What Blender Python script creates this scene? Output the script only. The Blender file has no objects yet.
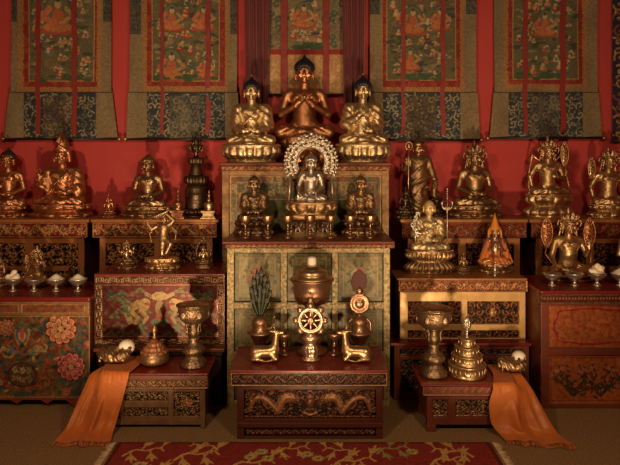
import bpy, math, random
import numpy as np
from mathutils import Vector, Matrix
PI = math.pi
# ------------------------------------------------------------------ camera, world, lights, exposure
FPX, H, HOR = 620.0, 1.68, 160.0          # focal length in pixels, eye height, horizon row
scn = bpy.context.scene
col = scn.collection
cam_d = bpy.data.cameras.new('camera'); cam = bpy.data.objects.new('camera', cam_d); col.objects.link(cam)
cam.location = (0, 0, H); cam.rotation_euler = (PI/2, 0, 0)
cam_d.sensor_width = 36; cam_d.lens = 36*FPX/620; cam_d.shift_y = -(232.5-HOR)/620
cam_d.clip_start = .05
scn.camera = cam
scn.view_settings.view_transform = 'Standard'; scn.view_settings.look = 'None'
scn.view_settings.gamma = 1; scn.view_settings.use_curve_mapping = False
scn.view_settings.exposure = 0.12
w = bpy.data.worlds.new('world'); scn.world = w; w.use_nodes = True
w.node_tree.nodes['Background'].inputs[0].default_value = (1, .55, .26, 1)
w.node_tree.nodes['Background'].inputs[1].default_value = .045
WARM = (1, .69, .385)
def spot(loc, aim, power, ang, blend, size, colr=WARM):
    d = bpy.data.lights.new('spot', 'SPOT'); d.energy = power; d.spot_size = math.radians(ang)
    d.spot_blend = blend; d.shadow_soft_size = size; d.color = colr
    o = bpy.data.objects.new('spot', d); col.objects.link(o); o.location = loc
    o.rotation_euler = (Vector(aim)-Vector(loc)).to_track_quat('-Z', 'Y').to_euler()
def area(loc, aim, power, sx, sy, colr=WARM):
    d = bpy.data.lights.new('area', 'AREA'); d.energy = power; d.shape = 'RECTANGLE'; d.size = sx; d.size_y = sy; d.color = colr
    o = bpy.data.objects.new('area', d); col.objects.link(o); o.location = loc
    o.rotation_euler = (Vector(aim)-Vector(loc)).to_track_quat('-Z', 'Y').to_euler()
# floor spots raking up at the shrine, a few ceiling spots
for x, ax, e in ((-1.0, -1.35, 150), (0.0, 0.0, 90), (1.0, 1.35, 130)):
    spot((x, 2.2, .10), (ax, 5.3, 2.0), e*1.3, 64, 1.0, .07)
for x, e in ((-1.3, 75), (1.3, 65)):
    area((x, .8, 2.7), (x*.7, 4.6, .7), e*.56, .3, .22)
# ------------------------------------------------------------------ helpers
def PX(px, d): return (px-310)/FPX*d
def PZ(py, d): return H-(py-HOR)/FPX*d
def S(d): return FPX/d
def lin(c):
    return tuple(((v/255)/12.92 if v/255 <= .04045 else ((v/255+.055)/1.055)**2.4) for v in c)
def mat(name, rgb, rough=.5, metal=0., attr=False, noise=0., nscale=30., bump=0., bscale=200., spec=.4, rgb2=None, sheen=0., emit=None, trans=0.):
    m = bpy.data.materials.new(name); m.use_nodes = True; nt = m.node_tree; N = nt.nodes; L = nt.links
    b = N['Principled BSDF']; b.inputs['Roughness'].default_value = rough; b.inputs['Metallic'].default_value = metal
    b.inputs['Specular IOR Level'].default_value = spec; b.inputs['Sheen Weight'].default_value = sheen
    tc = N.new('ShaderNodeTexCoord')
    if attr:
        a = N.new('ShaderNodeAttribute'); a.attribute_name = 'pigment'; src = a.outputs['Color']
    else:
        r = N.new('ShaderNodeRGB'); r.outputs[0].default_value = (*rgb, 1); src = r.outputs[0]
    if noise > 0:
        n = N.new('ShaderNodeTexNoise'); n.inputs['Scale'].default_value = nscale; n.inputs['Detail'].default_value = 6
        L.new(tc.outputs['Object'], n.inputs['Vector'])
        mr = N.new('ShaderNodeMapRange'); mr.inputs[1].default_value = .35; mr.inputs[2].default_value = .65
        L.new(n.outputs[0], mr.inputs[0])
        mx = N.new('ShaderNodeMix'); mx.data_type = 'RGBA'
        if rgb2 is not None:
            mx.inputs[7].default_value = (*rgb2, 1); L.new(src, mx.inputs[6])
            mr.inputs[4].default_value = noise; L.new(mr.outputs[0], mx.inputs[0])
        else:
            mx.blend_type = 'MULTIPLY'; L.new(src, mx.inputs[6]); mx.inputs[0].default_value = noise
            L.new(mr.outputs[0], mx.inputs[7])
        src = mx.outputs[2]
        mr2 = N.new('ShaderNodeMapRange'); mr2.inputs[1].default_value = .3; mr2.inputs[2].default_value = .7
        mr2.inputs[3].default_value = max(.05, rough-.1); mr2.inputs[4].default_value = min(1, rough+.12)
        L.new(n.outputs[0], mr2.inputs[0]); L.new(mr2.outputs[0], b.inputs['Roughness'])
    L.new(src, b.inputs['Base Color'])
    if bump > 0:
        n2 = N.new('ShaderNodeTexNoise'); n2.inputs['Scale'].default_value = bscale; n2.inputs['Detail'].default_value = 4
        L.new(tc.outputs['Object'], n2.inputs['Vector'])
        bp = N.new('ShaderNodeBump'); bp.inputs['Strength'].default_value = bump; bp.inputs['Distance'].default_value = .01
        L.new(n2.outputs[0], bp.inputs['Height']); L.new(bp.outputs[0], b.inputs['Normal'])
    return m
GILT = mat('gilt', (.66, .44, .235), .39, .9, noise=.7, nscale=16, rgb2=(.28, .15, .065), bump=.3, bscale=60)
PALEGILT = mat('pale_gilt', (.68, .51, .30), .40, .9, noise=.5, nscale=12, rgb2=(.40, .26, .12), bump=.3, bscale=40)
COPPER = mat('gilt_copper', (.62, .30, .15), .38, .9, noise=.7, nscale=14, rgb2=(.30, .12, .055), bump=.3, bscale=50)
BRONZE = mat('bronze', (.48, .30, .16), .40, .9, noise=.7, nscale=14, rgb2=(.17, .095, .045), bump=.3, bscale=50)
DKBRONZE = mat('dark_bronze', (.16, .105, .06), .36, .85, noise=.5, nscale=14, rgb2=(.07, .04, .025), bump=.15, bscale=50)
SILVER = mat('silver', (.66, .58, .48), .36, .9, noise=.5, nscale=16, rgb2=(.4, .34, .28), bump=.1, bscale=60)
BRASS = mat('brass', (.54, .38, .21), .36, .92, noise=.5, nscale=16, rgb2=(.4, .24, .1), bump=.08, bscale=60)
COPPERPOT = mat('copper', (.40, .245, .15), .36, .9, noise=.5, nscale=16, rgb2=(.34, .15, .08), bump=.08, bscale=60)
BLUEHAIR = mat('blue_black_hair', (.012, .016, .03), .45)
GOLDSKIN = mat('matte_gold_paint', (.66, .47, .21), .5, .55, noise=.3, nscale=20, rgb2=(.7, .42, .12))
WHITE = mat('white_stone', (.85, .76, .62), .35)
IVORY = mat('ivory_plaster', (.88, .76, .56), .5, noise=.3, nscale=40, rgb2=(.6, .42, .25))
RICE = mat('rice', (.88, .80, .66), .7, bump=.3, bscale=400)
SILKO = mat('orange_silk', (.50, .135, .022), .48, 0, noise=.35, nscale=18, rgb2=(.38, .08, .01), sheen=.1, bump=.6, bscale=16)
REDLAC = mat('red_lacquer', (.17, .015, .012), .3, noise=.4, nscale=12, rgb2=(.10, .008, .006))
REDBROWN = mat('red_brown_wood', (.16, .035, .016), .4, noise=.5, nscale=10, rgb2=(.07, .014, .008))
DARKWOOD = mat('dark_wood', (.035, .016, .01), .45, noise=.5, nscale=10, rgb2=(.015, .008, .005))
ORANGEWOOD = mat('gilded_orange_wood', (.36, .145, .05), .42, .25, noise=.6, nscale=14, rgb2=(.22, .07, .02))
CREAMWOOD = mat('cream_gilded_wood', (.62, .38, .15), .45, .2, noise=.5, nscale=14, rgb2=(.40, .20, .07))
GREENGOLD = mat('green_gold_paint', (.39, .27, .12), .45, .2, noise=.9, nscale=55, rgb2=(.13, .11, .045), bump=.3, bscale=70)
OLDGILTWOOD = mat('worn_gilt_wood', (.30, .17, .07), .45, .3, noise=.7, nscale=18, rgb2=(.12, .05, .02), bump=.3, bscale=70)
PIGW = mat('painted_wood', None or (0, 0, 0), .42, .05, attr=True, noise=.45, nscale=35)
PIGG = mat('gilded_carving', (0, 0, 0), .38, .45, attr=True, noise=.4, nscale=35)
PIGC = mat('painted_cloth', (0, 0, 0), .8, 0, attr=True, noise=.35, nscale=50, bump=.3, bscale=300)
RIBBON = mat('red_ribbon', (.22, .020, .017), .55, noise=.4, nscale=20, rgb2=(.16, .01, .01))
MAROON = mat('maroon_silk', (.13, .008, .012), .5, noise=.4, nscale=14, rgb2=(.06, .004, .006), sheen=.3)
BLACKROD = mat('black_rod', (.02, .012, .01), .4)
DULLWOOD = mat('dull_brown_wood', (.20, .10, .045), .5, .1, noise=.6, nscale=18, rgb2=(.09, .04, .02))
PINKGILT = mat('rosy_gilt', (.70, .50, .36), .34, .92, noise=.5, nscale=16, rgb2=(.42, .26, .16), bump=.15, bscale=60)
DARKRED = mat('dark_red_wood', (.085, .020, .011), .38, noise=.5, nscale=10, rgb2=(.045, .010, .006))
AGEDBRONZE = mat('aged_bronze', (.34, .22, .13), .4, .9, noise=.7, nscale=26, rgb2=(.15, .09, .05), bump=.5, bscale=70)
MATTEGOLD = mat('matte_old_gold', (.60, .46, .27), .46, .8, noise=.5, nscale=20, rgb2=(.34, .24, .12), bump=.3, bscale=50)
PEWTER = mat('tarnished_silver', (.50, .42, .30), .4, .9, noise=.6, nscale=16, rgb2=(.26, .19, .11), bump=.1, bscale=60)
FRINGE = mat('cotton_fringe', (.62, .42, .24), .8, noise=.4, nscale=60)
WALLRED = mat('red_wall_paint', (.44, .046, .045), .75, noise=.25, nscale=3, rgb2=(.38, .038, .036), bump=.05, bscale=80)
CARPET = mat('brown_carpet', (.40, .24, .11), .95, noise=.9, nscale=120, rgb2=(.16, .095, .045), bump=.9, bscale=260, spec=.1)
CEIL = mat('dark_ceiling', (.05, .03, .025), .9)

def link(name, me, parent=None, origin=None):
    o = bpy.data.objects.new(name, me); col.objects.link(o)
    if parent: o.parent = parent
    return o
def thing(name, label, cat, loc=(0, 0, 0), group=None, rz=0):
    o = bpy.data.objects.new(name, None); col.objects.link(o); o.location = loc; o.rotation_euler = (0, 0, rz)
    o.empty_display_size = .05
    o['label'] = label; o['category'] = cat
    if group: o['group'] = group
    return o
def tag(o, label, cat, group=None):
    o['label'] = label; o['category'] = cat
    if group: o['group'] = group
    return o
def wloc(o):
    v = Vector((0, 0, 0))
    while o: v += o.location; o = o.parent
    return v
def dup(root, loc, label, rz=None):
    r = root.copy(); col.objects.link(r); r.location = loc; r['label'] = label
    if rz is not None: r.rotation_euler = (0, 0, rz)
    for ch in list(root.children):
        c = ch.copy(); col.objects.link(c); c.parent = r
        for g in list(ch.children):
            e = g.copy(); col.objects.link(e); e.parent = c
    return r
def mk(name, V, F, mats, parent=None, smooth=True, mi=None, world=False, pig=None):
    me = bpy.data.meshes.new(name)
    V = np.asarray(V, dtype=float)
    if world and parent is not None: V = V-np.array(wloc(parent))
    me.from_pydata(V.tolist() if isinstance(V, np.ndarray) else V, [], F.tolist() if isinstance(F, np.ndarray) else F)
    for m in (mats if isinstance(mats, (list, tuple)) else [mats]): me.materials.append(m)
    if mi is not None: me.polygons.foreach_set('material_index', mi)
    if smooth: me.polygons.foreach_set('use_smooth', [True]*len(me.polygons))
    if pig is not None:
        a = me.color_attributes.new('pigment', 'FLOAT_COLOR', 'POINT')
        a.data.foreach_set('color', np.concatenate([pig, np.ones((len(pig), 1))], 1).astype(np.float32).ravel())
    me.update()
    return link(name, me, parent)
class B:
    """collects shapes for ONE mesh"""
    def __init__(s): s.v = []; s.f = []; s.mi = []; s.n = 0; s.cm = 0
    def add(s, V, F):
        s.v.append(np.asarray(V, float)); s.f += [[i+s.n for i in f] for f in F]; s.mi += [s.cm]*len(F); s.n += len(V); return s
    def box(s, x0, x1, y0, y1, z0, z1, c=0):
        if c <= 0:
            V = [(x, y, z) for x in (x0, x1) for y in (y0, y1) for z in (z0, z1)]
            return s.add(V, [(0, 1, 3, 2), (4, 6, 7, 5), (0, 4, 5, 1), (2, 3, 7, 6), (0, 2, 6, 4), (1, 5, 7, 3)])
        return s
    def lathe(s, prof, n=40, c=(0, 0, 0), sx=1, sy=1, mod=None):
        th = np.arange(n)/n*2*PI; V = []
        for i, (r, z) in enumerate(prof):
            rr = np.full(n, r) if mod is None else r*mod(th, i, z)
            V.append(np.stack([c[0]+rr*np.cos(th)*sx, c[1]+rr*np.sin(th)*sy, np.full(n, c[2]+z)], 1))
        V = np.concatenate(V); F = []
        for i in range(len(prof)-1):
            for j in range(n):
                k = (j+1) % n; F.append((i*n+j, i*n+k, (i+1)*n+k, (i+1)*n+j))
        F.append(list(range(n))[::-1]); F.append([(len(prof)-1)*n+j for j in range(n)])
        return s.add(V, F)
    def tube(s, pts, r, n=8, closed=False, flat=1.0):
        P = np.asarray(pts, float); m = len(P); rr = np.full(m, r) if np.isscalar(r) else np.asarray(r, float)
        V = []; up = None
        for i in range(m):
            a = P[(i-1) % m] if (closed or i > 0) else P[0]; b = P[(i+1) % m] if (closed or i < m-1) else P[-1]
            t = b-a; t = t/(np.linalg.norm(t)+1e-9)
            if up is None: up = np.array([0, 1., 0]) if abs(t[1]) < .9 else np.array([1., 0, 0])
            u = up-t*np.dot(up, t); u /= np.linalg.norm(u)+1e-9; v = np.cross(t, u); up = u
            for j in range(n):
                a_ = 2*PI*j/n; V.append(P[i]+rr[i]*(math.cos(a_)*u*flat+math.sin(a_)*v))
        F = []
        for i in range(m if closed else m-1):
            for j in range(n):
                k = (j+1) % n; q = (i+1) % m; F.append((i*n+j, i*n+k, q*n+k, q*n+j))
        if not closed: F.append(list(range(n))[::-1]); F.append([(m-1)*n+j for j in range(n)])
        return s.add(V, F)
    def ball(s, c, r, n=14, m=9):
        r = (r, r, r) if np.isscalar(r) else r; V = [(c[0], c[1], c[2]-r[2])]
        for i in range(1, m):
            p = -PI/2+PI*i/m
            for j in range(n): t = 2*PI*j/n; V.append((c[0]+r[0]*math.cos(p)*math.cos(t), c[1]+r[1]*math.cos(p)*math.sin(t), c[2]+r[2]*math.sin(p)))
        V.append((c[0], c[1], c[2]+r[2])); F = []
        for j in range(n):
            k = (j+1) % n; F.append((0, 1+k, 1+j)); F.append((len(V)-1, 1+(m-2)*n+j, 1+(m-2)*n+k))
            for i in range(m-2): F.append((1+i*n+j, 1+i*n+k, 1+(i+1)*n+k, 1+(i+1)*n+j))
        return s.add(V, F)
    def prism(s, poly, y0, y1):
        """polygon in the x-z plane, thickness along y"""
        n = len(poly); V = [(x, y0, z) for x, z in poly]+[(x, y1, z) for x, z in poly]
        F = [list(range(n)), [n+i for i in range(n)][::-1]]+[(i, i+n, (i+1) % n+n, (i+1) % n) for i in range(n)]
        return s.add(V, F)
    def xf(s, M, i0=0):
        for i in range(i0, len(s.v)):
            h = np.concatenate([s.v[i], np.ones((len(s.v[i]), 1))], 1); s.v[i] = (h@np.array(M).T)[:, :3]
        return s
    def obj(s, name, m, parent=None, smooth=True, bevel=0, world=False):
        o = mk(name, np.concatenate(s.v), s.f, m, parent, smooth, s.mi, world)
        if bevel:
            b = o.modifiers.new('bevel', 'BEVEL'); b.width = bevel; b.segments = 2; b.limit_method = 'ANGLE'
            b.harden_normals = False
        return o
def boxo(name, m, parent, x0, x1, y0, y1, z0, z1, bevel=.004):
    return B().box(x0, x1, y0, y1, z0, z1).obj(name, m, parent, False, bevel, world=True)
# ------------------------------------------------------------------ signed distance figures -> one continuous skin
def ell(c, r, k=.02, rot=None, sub=False): return ('e', np.array(c, float), np.array(r, float), k, rot, sub)
def cone(a, b, ra, rb, k=.02, sub=False): return ('c', np.array(a, float), np.array(b, float), ra, rb, k, sub)
def rbox(c, hf, r, k=.01, rot=None): return ('b', np.array(c, float), np.array(hf, float), r, k, rot)
def rotm(e):
    return np.array(Matrix.Rotation(e[2], 3, 'Z')@Matrix.Rotation(e[1], 3, 'Y')@Matrix.Rotation(e[0], 3, 'X'))
def sdf(prims, h, disp=None):
    bb = []
    for p in prims:
        if p[0] == 'e': m = max(p[2]) if p[4] is not None else p[2]; bb.append((p[1]-m, p[1]+m))
        elif p[0] == 'c': r = max(p[3], p[4]); bb.append((np.minimum(p[1], p[2])-r, np.maximum(p[1], p[2])+r))
        else: m = np.linalg.norm(p[2]) if p[5] is not None else p[2]; bb.append((p[1]-m-p[3], p[1]+m+p[3]))
    lo = np.min([b[0] for b in bb], 0)-3*h-.01; hi = np.max([b[1] for b in bb], 0)+3*h+.01
    N = np.ceil((hi-lo)/h).astype(int)+1
    ax = [lo[i]+h*np.arange(N[i]) for i in range(3)]
    F = np.full(N, 1.0)
    for p, (a, b) in zip(prims, bb):
        k = {'e': p[3], 'c': p[5] if p[0] == 'c' else 0, 'b': p[4]}[p[0]]
        mg = k*1.2+3*h
        i0 = np.maximum(0, np.floor((a-mg-lo)/h).astype(int)); i1 = np.minimum(N, np.ceil((b+mg-lo)/h).astype(int)+1)
        sl = tuple(slice(i0[i], i1[i]) for i in range(3))
        X, Y, Z = np.meshgrid(*[ax[i][sl[i]] for i in range(3)], indexing='ij', sparse=True)
        sub = False
        if p[0] == 'e':
            x, y, z = X-p[1][0], Y-p[1][1], Z-p[1][2]
            if p[4] is not None:
                R = rotm(p[4]).T; x, y, z = R[0, 0]*x+R[0, 1]*y+R[0, 2]*z, R[1, 0]*x+R[1, 1]*y+R[1, 2]*z, R[2, 0]*x+R[2, 1]*y+R[2, 2]*z
            r = p[2]; k0 = np.sqrt((x/r[0])**2+(y/r[1])**2+(z/r[2])**2); k1 = np.sqrt((x/r[0]**2)**2+(y/r[1]**2)**2+(z/r[2]**2)**2)+1e-9
            d = k0*(k0-1)/k1; sub = p[5]
        elif p[0] == 'c':
            ab = p[2]-p[1]; L = ab@ab+1e-12; x, y, z = X-p[1][0], Y-p[1][1], Z-p[1][2]
            t = np.clip((x*ab[0]+y*ab[1]+z*ab[2])/L, 0, 1)
            d = np.sqrt((x-t*ab[0])**2+(y-t*ab[1])**2+(z-t*ab[2])**2)-(p[3]+t*(p[4]-p[3])); sub = p[6]
        else:
            x, y, z = X-p[1][0], Y-p[1][1], Z-p[1][2]
            if p[5] is not None:
                R = rotm(p[5]).T; x, y, z = R[0, 0]*x+R[0, 1]*y+R[0, 2]*z, R[1, 0]*x+R[1, 1]*y+R[1, 2]*z, R[2, 0]*x+R[2, 1]*y+R[2, 2]*z
            qx, qy, qz = np.abs(x)-p[2][0], np.abs(y)-p[2][1], np.abs(z)-p[2][2]
            d = np.sqrt(np.maximum(qx, 0)**2+np.maximum(qy, 0)**2+np.maximum(qz, 0)**2)+np.minimum(np.maximum(qx, np.maximum(qy, qz)), 0)-p[3]
        f = F[sl]
        if sub:
            hh = np.maximum(k-np.abs(f+d), 0)/k; F[sl] = np.maximum(f, -d)+hh*hh*k*.25
        else:
            hh = np.maximum(k-np.abs(f-d), 0)/k; F[sl] = np.minimum(f, d)-hh*hh*k*.25
    if disp is not None:
        X, Y, Z = np.meshgrid(*ax, indexing='ij', sparse=True); F = F+disp(X, Y, Z)
    s = F < 0
    c = [s[i:N[0]-1+i, j:N[1]-1+j, k:N[2]-1+k] for i in (0, 1) for j in (0, 1) for k in (0, 1)]
    sm = sum(x.astype(np.int8) for x in c); act = (sm > 0) & (sm < 8)
    I = np.argwhere(act); idx = -np.ones(act.shape, int); idx[act] = np.arange(len(I))
    acc = np.zeros((len(I), 3)); cnt = np.zeros(len(I))
    cor = [(i, j, k) for i in (0, 1) for j in (0, 1) for k in (0, 1)]
    for a in cor:
        for e in range(3):
            if a[e] == 0:
                b = list(a); b[e] = 1
                fa = F[I[:, 0]+a[0], I[:, 1]+a[1], I[:, 2]+a[2]]; fb = F[I[:, 0]+b[0], I[:, 1]+b[1], I[:, 2]+b[2]]
                mk_ = (fa < 0) != (fb < 0); t = np.where(mk_, fa/(fa-fb+1e-12), 0)
                q = np.tile(np.array(a, float), (len(I), 1)); q[:, e] += t
                acc[mk_] += q[mk_]; cnt += mk_
    V = (I+acc/cnt[:, None])*h+lo
    Fc = []
    for e in range(3):
        o1, o2 = [(1, 2), (2, 0), (0, 1)][e]
        sa = [slice(None)]*3; sb = [slice(None)]*3; sa[e] = slice(0, -1); sb[e] = slice(1, None)
        A = s[tuple(sa)]; Bq = s[tuple(sb)]; Q = np.argwhere(A != Bq)
        Q = Q[(Q[:, o1] > 0) & (Q[:, o2] > 0) & (Q[:, o1] < N[o1]-1) & (Q[:, o2] < N[o2]-1)]
        def g(d1, d2):
            R = Q.copy(); R[:, o1] += d1; R[:, o2] += d2; return idx[R[:, 0], R[:, 1], R[:, 2]]
        q = np.stack([g(-1, -1), g(0, -1), g(0, 0), g(-1, 0)], 1)
        ins = A[Q[:, 0], Q[:, 1], Q[:, 2]]; q[~ins] = q[~ins][:, ::-1]
        Fc.append(q)
    return V, np.concatenate(Fc)
# ------------------------------------------------------------------ painted / carved panels (pigment per vertex, relief as real height)
class Cv:
    def __init__(s, w, h, res, base):
        s.w, s.h = w, h; s.nx = max(3, int(w/res)+1); s.nz = max(3, int(h/res)+1)
        s.x = np.linspace(-w/2, w/2, s.nx); s.z = np.linspace(0, h, s.nz)
        s.c = np.tile(np.array(base, float), (s.nx, s.nz, 1)); s.hg = np.zeros((s.nx, s.nz)); s.dx = w/(s.nx-1)
    def sl(s, x0, x1, z0, z1):
        a = max(0, int((x0+s.w/2)/s.w*(s.nx-1))-1); b = min(s.nx, int((x1+s.w/2)/s.w*(s.nx-1))+3)
        c = max(0, int(z0/s.h*(s.nz-1))-1); d = min(s.nz, int(z1/s.h*(s.nz-1))+3)
        return slice(a, max(a, b)), slice(c, max(c, d))
    def _put(s, q, d, r, col_, hg, rnd=True):
        """d = distance / r, inside where < 1"""
        ins = d < 1
        if col_ is not None: s.c[q][ins] = col_
        if hg:
            hh = hg*np.sqrt(np.clip(1-d*d, 0, 1)) if rnd else hg*(d < 1)
            s.hg[q] = np.maximum(s.hg[q], hh)
    def stroke(s, pts, r0, r1=None, c=None, hg=0):
        r1 = r0 if r1 is None else r1; n = len(pts)-1
        for i in range(n):
            a, b = pts[i], pts[i+1]; ra = r0+(r1-r0)*i/n; rb = r0+(r1-r0)*(i+1)/n; R = max(ra, rb)
            q = s.sl(min(a[0], b[0])-R, max(a[0], b[0])+R, min(a[1], b[1])-R, max(a[1], b[1])+R)
            X = s.x[q[0]][:, None]; Z = s.z[q[1]][None, :]
            if X.size == 0 or Z.size == 0: continue
            dx, dz = b[0]-a[0], b[1]-a[1]; L = dx*dx+dz*dz+1e-12
            t = np.clip(((X-a[0])*dx+(Z-a[1])*dz)/L, 0, 1)
            s._put(q, np.hypot(X-a[0]-t*dx, Z-a[1]-t*dz)/(ra+(rb-ra)*t+1e-6), R, c, hg)
        return s
    def blob(s, cx, cz, rx, rz=None, ang=0, c=None, hg=0):
        rz = rx if rz is None else rz; R = max(rx, rz); q = s.sl(cx-R, cx+R, cz-R, cz+R)
        X = s.x[q[0]][:, None]-cx; Z = s.z[q[1]][None, :]-cz
        if X.size == 0 or Z.size == 0: return s
        ca, sa = math.cos(ang), math.sin(ang)
        s._put(q, np.hypot((X*ca+Z*sa)/rx, (-X*sa+Z*ca)/rz), R, c, hg); return s
    def rect(s, x0, x1, z0, z1, c=None, hg=0):
        ix = (s.x >= min(x0, x1)-1e-6) & (s.x <= max(x0, x1)+1e-6); iz = (s.z >= min(z0, z1)-1e-6) & (s.z <= max(z0, z1)+1e-6)
        q = np.ix_(ix, iz)
        if c is not None: s.c[q] = c
        if hg: s.hg[q] = np.maximum(s.hg[q], hg)
        return s
    def ring(s, x0, x1, z0, z1, t, c, hg=0):
        s.rect(x0, x1, z0, z0+t, c, hg); s.rect(x0, x1, z1-t, z1, c, hg); s.rect(x0, x0+t, z0, z1, c, hg); s.rect(x1-t, x1, z0, z1, c, hg); return s
    def poly(s, pts, c):
        xs = [p[0] for p in pts]; zs = [p[1] for p in pts]; q = s.sl(min(xs), max(xs), min(zs), max(zs))
        X = s.x[q[0]][:, None]; Z = s.z[q[1]][None, :]; ins = np.zeros((X.shape[0], Z.shape[1]), bool); n = len(pts)
        for i in range(n):
            (xa, za), (xb, zb) = pts[i], pts[(i+1) % n]
            if za == zb: continue
            ins ^= ((za > Z) != (zb > Z)) & (X < (xb-xa)*(Z-za)/(zb-za)+xa)
        s.c[q][ins] = c; return s
    def curl(s, x, z, r, a0, turns, dr, th, c=None, hg=0, n=14):
        pts = [(x+r*(1-.82*t)*math.cos(a0+dr*2*PI*turns*t), z+r*(1-.82*t)*math.sin(a0+dr*2*PI*turns*t)) for t in np.linspace(0, 1, n)]
        return s.stroke(pts, th, th*.7, c, hg)
    def flower(s, x, z, r, c1, c2, c3, hg=0, n=8, outline=None):
        if outline is not None: s.blob(x, z, r*1.08, c=outline)
        for ring_, (rr, cc) in enumerate(((r*.74, c1), (r*.50, c2), (r*.28, c1))):
            m = n+2 if ring_ == 0 else n-1 if ring_ == 1 else 5
            for i in range(m):
                a = 2*PI*i/m+ring_*.3
                if outline is not None: s.blob(x+rr*math.cos(a), z+rr*math.sin(a), rr*.46, rr*.42, a, outline)
                s.blob(x+rr*math.cos(a), z+rr*math.sin(a), rr*.40, rr*.34, a, tuple(min(.75, v*1.2+.12) for v in cc), hg)
                s.blob(x+rr*.92*math.cos(a), z+rr*.92*math.sin(a), rr*.33, rr*.26, a, cc)
        s.blob(x, z, r*.2, c=c3, hg=hg*1.3); return s
    def tint(s, amp, seed, sc=6):
        r = np.random.RandomState(seed); g = r.rand(sc, sc)
        gx = np.interp(np.linspace(0, sc-1, s.nx), range(sc), range(sc)); gz = np.linspace(0, sc-1, s.nz)
        i0 = np.clip(gx.astype(int), 0, sc-2); j0 = np.clip(gz.astype(int), 0, sc-2); fx = (gx-i0)[:, None]; fz = (gz-j0)[None]
        v = g[np.ix_(i0, j0)]*(1-fx)*(1-fz)+g[np.ix_(i0+1, j0)]*fx*(1-fz)+g[np.ix_(i0, j0+1)]*(1-fx)*fz+g[np.ix_(i0+1, j0+1)]*fx*fz
        s.c *= (1+amp*(v-.5))[..., None]; return s
    def build(s, name, m, parent, cx, y, z0, thick=.006, warp=None, label=None):
        """stand the panel up facing -y, its ground at y, relief towards the viewer"""
        X = np.repeat(s.x[:, None], s.nz, 1); Z = np.repeat(s.z[None], s.nx, 0); Y = -s.hg.copy()
        if warp is not None: X, Y, Z = warp(X, Y, Z)
        V = np.stack([X+cx, Y+y, Z+z0], -1).reshape(-1, 3)
        i = np.arange(s.nx*s.nz).reshape(s.nx, s.nz)
        if warp is not None:                     # hanging cloth: a full back face that follows the waves
            F = np.stack([i[:-1, :-1], i[1:, :-1], i[1:, 1:], i[:-1, 1:]], -1).reshape(-1, 4); n_ = len(V); b = np.concatenate([i[:, 0], i[-1, 1:], i[-2::-1, -1], i[0, -2:0:-1]])
            Fs = np.stack([b, b+n_, np.roll(b, -1)+n_, np.roll(b, -1)], -1); pig = np.clip(s.c.reshape(-1, 3), 0, 1)
            return mk(name, np.concatenate([V, V+np.array([0, thick, 0])]), np.concatenate([F, F[:, ::-1]+n_, Fs]), m, parent, True, None, True, np.concatenate([pig, pig]))
        F = np.stack([i[:-1, :-1], i[1:, :-1], i[1:, 1:], i[:-1, 1:]], -1).reshape(-1, 4)
        b = np.concatenate([i[:, 0], i[-1, 1:], i[-2::-1, -1], i[0, -2:0:-1]]); nb = len(b)
        Vb = V[b].copy(); Vb[:, 1] = V[b][:, 1]*0+y+thick if warp is None else V[b][:, 1]+thick
        k = len(V)+np.arange(nb); Fs = np.stack([b, k, np.roll(k, -1), np.roll(b, -1)], -1)
        pig = np.clip(np.concatenate([s.c.reshape(-1, 3), s.c.reshape(-1, 3)[b]]), 0, 1)
        F_ = [tuple(f) for f in np.concatenate([F, Fs]).tolist()]+[k[::-1].tolist()]
        o = mk(name, np.concatenate([V, Vb]), F_, m, parent, True, None, True, pig)
        if label: o['label'] = label
        return o
# ------------------------------------------------------------------ motifs
GOLDP = (.55, .29, .08); DGOLD = (.34, .17, .05); REDP = (.24, .025, .015); SHADEP = (.012, .007, .005); BRN = (.15, .055, .022)
def foliage(c, x0, x1, z0, z1, seed, cols, hg, size, th=None, mirror=False):
    r = random.Random(seed); th = th or size*.15; nx = max(1, round((x1-x0)/size/1.0)); nz = max(1, round((z1-z0)/size))
    for i in range(nx):
        for j in range(nz):
            x = x0+(i+.5+r.uniform(-.12, .12))*(x1-x0)/nx; z = z0+(j+.5+r.uniform(-.12, .12))*(z1-z0)/nz
            if mirror and x < (x0+x1)/2-.001: continue
            d = r.choice((-1, 1)); a = r.uniform(0, 6.28); k = cols[r.randrange(len(cols))]; k2 = cols[r.randrange(len(cols))]
            for m in ((1, -1) if mirror else (1,)):
                xm = x if m == 1 else x0+x1-x
                c.curl(xm, z, size*.46, a if m == 1 else PI-a, .95, d*m, th, k, hg)
                for q in range(3):
                    b = a+d*(1.3+q*1.4); b = b if m == 1 else PI-b
                    c.blob(xm+size*.5*math.cos(b), z+size*.5*math.sin(b), size*.2, size*.075, b+m*.7*d, k2, hg*.85)
                c.blob(xm, z, size*.09, c=k2, hg=hg)
def vine(c, x0, x1, z0, z1, cols, hg, period=None, th=None):
    h = z1-z0; period = period or h*1.5; n = max(1, round((x1-x0)/period)); period = (x1-x0)/n; zm = (z0+z1)/2; th = th or h*.085
    c.stroke([(x0+t*(x1-x0), zm+h*.30*math.sin(2*PI*n*t)) for t in np.linspace(0, 1, n*12+1)], th, c=cols[0], hg=hg)
    for i in range(2*n):
        x = x0+(i+.5)*period/2; up = 1 if i % 2 == 0 else -1
        c.curl(x, zm-up*h*.10, h*.30, PI/2*up, 1.1, up, th*.8, cols[i % len(cols)], hg)
        for a in (-.8, 0, .8):
            c.blob(x+a*h*.3, zm+up*h*(.38-abs(a)*.05), h*.15, h*.08, PI/2+a, cols[(i+1) % len(cols)], hg*.8)
def beadrow(c, x0, x1, z, r, k, hg):
    n = max(1, int((x1-x0)/(r*2.3)))
    for i in range(n): c.blob(x0+(i+.5)*(x1-x0)/n, z, r, c=k, hg=hg)
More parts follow.
